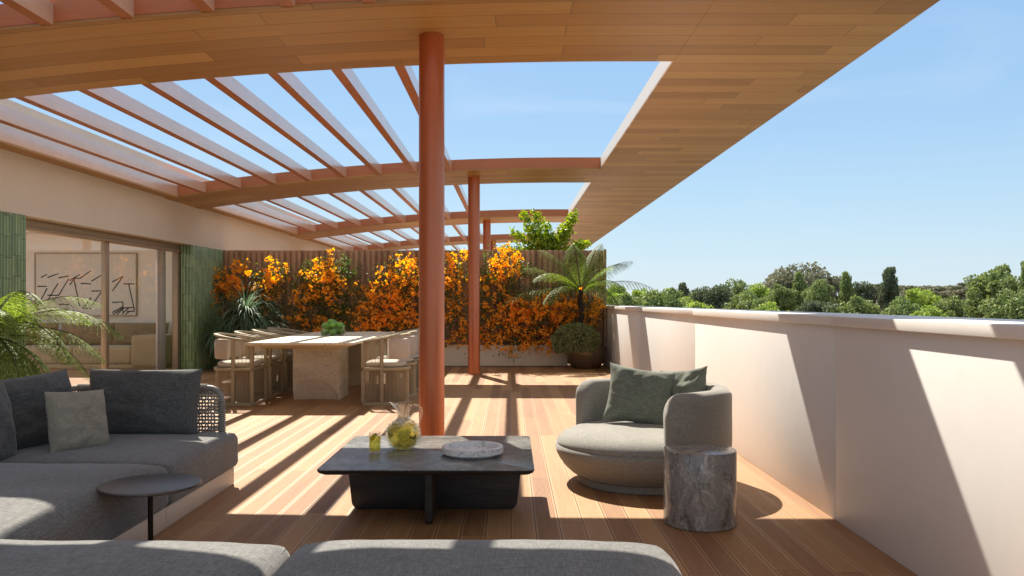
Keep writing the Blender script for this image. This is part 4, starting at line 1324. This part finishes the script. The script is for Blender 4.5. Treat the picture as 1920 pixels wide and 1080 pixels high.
climber('dense orange climber behind the thick pillar and dining chairs',
        [(740, 480, 8, 6, .9), (765, 490, 30, 12, 1.3), (770, 510, 36, 24, 1.5), (735, 520, 26, 20, 1.1), (705, 545, 40, 18, 1.4), (760, 545, 44, 28, 1.3), (720, 575, 56, 26, 1.5), (680, 585, 34, 22, 1.2), (770, 590, 50, 30, 1.4),
         (690, 608, 56, 14, 1.2), (740, 612, 60, 12, 1.2), (830, 500, 24, 24, 1.1), (848, 520, 18, 30, 1), (830, 560, 30, 40, 1), (845, 490, 16, 14, .7), (815, 620, 40, 26, .8), (845, 640, 14, 20, .5), (855, 580, 14, 20, .6)],
        [(750, 520, 50, 40, 1), (720, 570, 64, 50, 1), (790, 560, 60, 70, 1), (840, 520, 34, 50, 1), (830, 600, 40, 50, 1), (690, 600, 60, 40, .8), (760, 640, 60, 30, .8)],
        [(770, 652, 740, 480), (775, 652, 800, 490), (765, 652, 680, 560), (780, 652, 850, 490)], 2700, 7000, 23)
climber('tall orange climber to the right of the second pillar, under the fern',
        [(872, 478, 10, 8, .8), (862, 490, 12, 20, .9), (955, 468, 14, 12, 1.2), (945, 485, 24, 18, 1.4), (968, 490, 12, 22, 1), (930, 505, 22, 24, 1.2), (952, 515, 22, 20, 1.1), (925, 540, 22, 20, .8), (905, 520, 12, 20, .5), (960, 570, 30, 14, 1.1),
         (925, 575, 18, 12, .8), (985, 580, 50, 22, 1.4), (1040, 575, 40, 26, 1.4), (1100, 570, 28, 26, 1.2), (960, 600, 40, 22, 1.2), (1010, 605, 60, 26, 1.5), (1085, 600, 36, 22, 1.1), (910, 605, 22, 26, .8), (920, 635, 26, 18, .9), (960, 635, 34, 20, 1.1),
         (1015, 635, 44, 22, 1.2), (875, 630, 20, 22, .8), (960, 658, 22, 14, .8), (945, 668, 10, 6, .6), (1025, 655, 18, 12, .8), (890, 648, 20, 10, .5), (870, 560, 10, 60, .6), (985, 650, 16, 12, .6)],
        [(940, 500, 40, 40, 1), (920, 540, 44, 40, 1.1), (985, 530, 40, 40, .8), (970, 600, 80, 50, 1), (1050, 590, 60, 46, .9), (880, 590, 34, 70, .9), (870, 500, 18, 30, .6), (960, 650, 50, 22, .6), (1100, 590, 28, 40, .6)],
        [(980, 652, 955, 465), (984, 652, 870, 480), (990, 652, 1100, 560), (978, 652, 1040, 560), (976, 652, 930, 500)], 3500, 9000, 24)

# ------------------------------------------------------------------ small tree beyond the fence
def small_tree(loc, seed, label):
    r = random.Random(seed); t = thing('garden_tree', label, 'tree', loc)
    gt = G(); gl = G()
    tips = [(-.55, 0, 2.00), (-.78, .1, 1.62), (-.30, -.1, 2.02), (-.45, .2, 1.72), (.05, 0, 1.55), (-.05, .2, 1.8), (.38, -.1, 1.66), (.52, .1, 1.86), (.58, 0, 2.02), (.72, 0, 1.38), (.85, .1, 1.36), (-.70, .2, 1.20), (-.95, 0, 1.25), (.1, .3, 1.3), (-.2, -.2, 1.4), (.4, .2, 1.2), (-.4, .1, 1.25), (.65, -.1, 1.15)]
    for (x, y, z) in tips:
        a = Vector((0, 0, .5)); b = Vector((x, y, z)); m = a.lerp(b, .5) + Vector((x * -.15, 0, .12))
        pts = [a.lerp(m, u / 4) if u < 4 else m.lerp(b, (u - 4) / 4) for u in range(9)]
        gt.tube(pts, [.022 * (1 - .8 * i / 8) for i in range(9)], 5, False)
        for k in range(420):
            u = r.uniform(.35, 1.02)
            base = a.lerp(m, u * 2) if u < .5 else m.lerp(b, min(1, (u - .5) * 2))
            sp = .20 if u < .85 else .12
            v = rv(r) * sp * r.random() ** .5
            p = base + Vector((v.x, v.y, v.z * .8))
            quad(gl, p, (rv(r) + Vector((0, 0, .2))).normalized(), (rv(r) + Vector((0, 0, .6))).normalized(), r.uniform(.05, .085), r.uniform(.04, .065), .006)
    gt.tube([(0, 0, 0), (.01, 0, .55)], [.035, .028], 8)
    gt.build('trunk', M['bark'], t, 180)
    gl.build('crown', M['leaf_bright'], t)
small_tree((.82, 18.0, 1.17), 31, 'small bright green leafy tree rising above the fence under the eave')
bp4 = thing('planter_pot', 'tall pot behind the wooden fence under the bright green tree', 'pot', (.82, 18.0, 0))
potmesh(.30, 1.25).build('pot', M['bronze'], bp4, 50)

# ------------------------------------------------------------------ far trees
def crown_mesh(name, seed, kind, nleaf, mat):
    """unit crown: radius 1, height scaled separately; z from 0 (crown base) to 2"""
    r = random.Random(seed); g = G()
    cl = []
    if kind == 'round':
        for k in range(46):
            v = rv(r); q = r.uniform(.35, .84)
            cl.append((Vector((v.x * q, v.y * q, 1.0 + v.z * q * .95)), r.uniform(.17, .34)))
    elif kind == 'tall':
        for k in range(34):
            z = r.uniform(.1, 1.9); q = (1 - (z / 2.0) ** 1.5) * .62 + .05; a = r.uniform(0, 6.28)
            cl.append((Vector((cos(a) * q * r.uniform(.4, 1), sin(a) * q * r.uniform(.4, 1), z)), r.uniform(.14, .28)))
    else:  # umbrella pine: flattened plates on top
        for k in range(44):
            a = r.uniform(0, 6.28); q = sqrt(r.random()) * .92
            cl.append((Vector((cos(a) * q, sin(a) * q, 1.72 - .75 * q * q + r.uniform(-.28, .12))), r.uniform(.13, .25)))
    for k in range(nleaf):
        c, R = r.choice(cl)
        v = rv(r); q = R * (1 - abs(r.gauss(0, .20)))
        fl = .55 if kind == 'pine' else .85
        p = c + Vector((v.x * q, v.y * q, v.z * q * fl))
        d = (rv(r) + v * .5).normalized()
        s = r.uniform(.030, .062)
        quad(g, p, d, (v + rv(r) * .7).normalized(), s * 1.7, s * 1.5)
    me_o = g.build(name, mat, None)
    me = me_o.data; bpy.data.objects.remove(me_o)
    return me
CR = {}
for mt_ in ('bright', 'mid', 'dark', 'pine'):
    for kd in ('round', 'tall', 'pine'):
        if (kd == 'pine' and mt_ != 'pine') or (kd == 'tall' and mt_ == 'pine'): continue
        for s in ((1, 2) if kd != 'tall' else (1,)):
            CR[(mt_, kd, s)] = crown_mesh('crown', len(CR) * 13 + 40, kd, 9500, M['far_' + mt_])
def trunk_mesh():
    g = G(); g.tube([(0, 0, 0), (.02, 0, .4), (.0, .02, .8), (.03, 0, 1.05)], [.055, .042, .034, .02], 8)
    r = random.Random(5)
    for k in range(7):
        a = k * .9; z = .62 + .05 * k
        g.tube([(0, 0, z), (cos(a) * .12, sin(a) * .12, z + .16), (cos(a) * .30, sin(a) * .30, z + .34)], [.02, .014, .005], 5, False)
    o = g.build('trunk', M['bark'], None, 180); me = o.data; bpy.data.objects.remove(o); return me
TRK = trunk_mesh()
GZ = -15.0
def far_tree(px, top, wpx, d, mt_, kd, s, label, rz):
    X = (px - 958) * d / F; zt = H + (565 - top) * d / F
    R = wpx * 1.36 * d / F / 2
    hgt = zt - GZ
    if kd == 'pine': ch_ = R * .52
    elif kd == 'tall': ch_ = min(hgt * .42, R * 1.7)
    else: ch_ = min(hgt * .42, R * 1.05)
    t = thing('far_tree', label, 'tree', (X, d, GZ), rz, 'trees beyond the parapet')
    c = bpy.data.objects.new('crown', CR[(mt_, kd, s)]); COL.objects.link(c); c.parent = t
    top_u = 1.72
    c.scale = (R, R, ch_); c.location = (0, 0, hgt - top_u * ch_)
    k = bpy.data.objects.new('trunk', TRK); COL.objects.link(k); k.parent = t
    k.scale = (hgt * .35, hgt * .35, (hgt - 1.25 * ch_))
    return t
FT = [
 (1160, 536, 62, 150, 'bright', 'round', 1, 'pale green round tree just past the end of the fence, behind the fern tip'),
 (1212, 541, 60, 160, 'bright', 'round', 2, 'second round pale green tree along from the fence end'),
 (1118, 545, 60, 170, 'mid', 'round', 1, 'green tree right behind the fence end'),
 (1255, 546, 50, 170, 'mid', 'round', 1, 'low mid green tree before the first dark one'),
 (1282, 538, 40, 200, 'dark', 'tall', 1, 'slim darker treetop between two green trees near the fence end'),
 (1300, 547, 40, 165, 'bright', 'round', 1, 'small light green tree beside the slim dark treetop'),
 (1335, 536, 64, 150, 'dark', 'round', 1, 'dark rounded tree standing out among light green ones'),
 (1378, 535, 60, 158, 'mid', 'round', 2, 'mid green tree touching the dark rounded tree'),
 (1420, 533, 62, 165, 'bright', 'round', 1, 'light green tree below the tall umbrella pines, on the fence side'),
 (1462, 540, 52, 150, 'mid', 'round', 1, 'mid green tree under the edge of the big umbrella pine'),
 (1498, 494, 100, 250, 'pine', 'round', 1, 'biggest grey-green umbrella pine, highest on the skyline'),
 (1466, 510, 60, 260, 'pine', 'round', 2, 'lower shoulder of umbrella pine beside the highest one'),
 (1548, 515, 60, 245, 'pine', 'round', 2, 'umbrella pine just right of the highest one'),
 (1500, 530, 50, 165, 'mid', 'tall', 1, 'upright green tree in front of the biggest umbrella pine'),
 (1538, 534, 50, 140, 'mid', 'round', 2, 'bushy green tree below the second umbrella pine'),
 (1588, 527, 44, 140, 'mid', 'tall', 1, 'narrow green tree between the umbrella pine and the pointed tree'),
 (1615, 531, 44, 150, 'dark', 'round', 2, 'dark green tree left of the pointed tree'),
 (1668, 511, 50, 150, 'dark', 'tall', 1, 'tall pointed dark tree standing alone on the skyline'),
 (1640, 535, 50, 240, 'pine', 'pine', 1, 'grey pine peeking out behind the pointed tree'),
 (1726, 540, 66, 150, 'bright', 'round', 2, 'round light green tree right of the pointed tree'),
 (1700, 538, 90, 300, 'pine', 'pine', 2, 'hazy pine on the far skyline right of the pointed tree'),
 (1748, 541, 90, 310, 'pine', 'pine', 1, 'hazy flat pine in the middle of the far skyline'),
 (1790, 537, 90, 300, 'pine', 'pine', 2, 'hazy pine on the far skyline before the big near tree'),
 (1815, 534, 70, 280, 'pine', 'pine', 1, 'hazy pine touching the big near tree'),
 (1790, 562, 60, 130, 'mid', 'round', 1, 'low bushy tree in front of the hazy pines'),
 (1870, 509, 92, 115, 'mid', 'round', 1, 'big near green tree at the frame edge'),
 (1932, 505, 66, 105, 'mid', 'tall', 1, 'tall green tree cut off by the frame edge'),
 (1838, 545, 50, 120, 'dark', 'round', 2, 'dark shrubby tree at the foot of the big near tree'),
 (1990, 515, 90, 120, 'mid', 'round', 2, 'green tree past the frame edge'),
 (2080, 525, 100, 140, 'dark', 'round', 1, 'dark tree farther past the frame edge'),
 (2190, 515, 110, 150, 'bright', 'round', 2, 'pale tree farthest past the frame edge'),
 (1400, 562, 80, 120, 'mid', 'round', 2, 'low hedge-like green crown just over the coping near the dark tree'),
 (1450, 568, 70, 110, 'bright', 'round', 1, 'low sunlit crown just over the coping'),
 (1600, 566, 80, 115, 'mid', 'round', 1, 'low crown over the coping under the narrow tree'),
 (1690, 572, 80, 105, 'mid', 'round', 2, 'low crown over the coping under the pointed tree'),
 (1755, 576, 80, 100, 'bright', 'round', 1, 'lowest sunlit crown over the coping'),
 (1240, 560, 90, 130, 'mid', 'round', 2, 'low green crown over the coping near the fence end'),
 (1310, 563, 80, 125, 'bright', 'round', 2, 'low light green crown over the coping'),
 (1540, 565, 70, 118, 'dark', 'round', 1, 'low dark crown over the coping'),
 (1170, 560, 70, 135, 'mid', 'round', 1, 'low crown hidden partly by the fern tip'),
 (1900, 560, 90, 95, 'mid', 'round', 2, 'low crown at the frame edge over the coping'),
]
rr_ = random.Random(77)
for a in FT: far_tree(*a, rr_.uniform(0, 6.28))
# a wood that closes the skyline behind them
r = random.Random(9); g = G()
for k in range(26000):
    X = r.uniform(-60, 420); Y = 330 + r.uniform(-12, 12)
    top = -3.6 + 2.2 * noise.noise(Vector((X * .045, 0, 0))) + 1.2 * noise.noise(Vector((X * .16, 3, 0)))
    z = top + 1.27 + 3.2 - abs(r.gauss(0, 2.6))
    quad(g, Vector((X, Y, z)), rv(r), rv(r), r.uniform(.9, 1.6), r.uniform(.7, 1.2))
w_ = g.build('distant_woodland', M['far_pine'], None)
tag(w_, 'hazy grey-green belt of woodland closing the skyline', 'woodland', None, 'stuff')
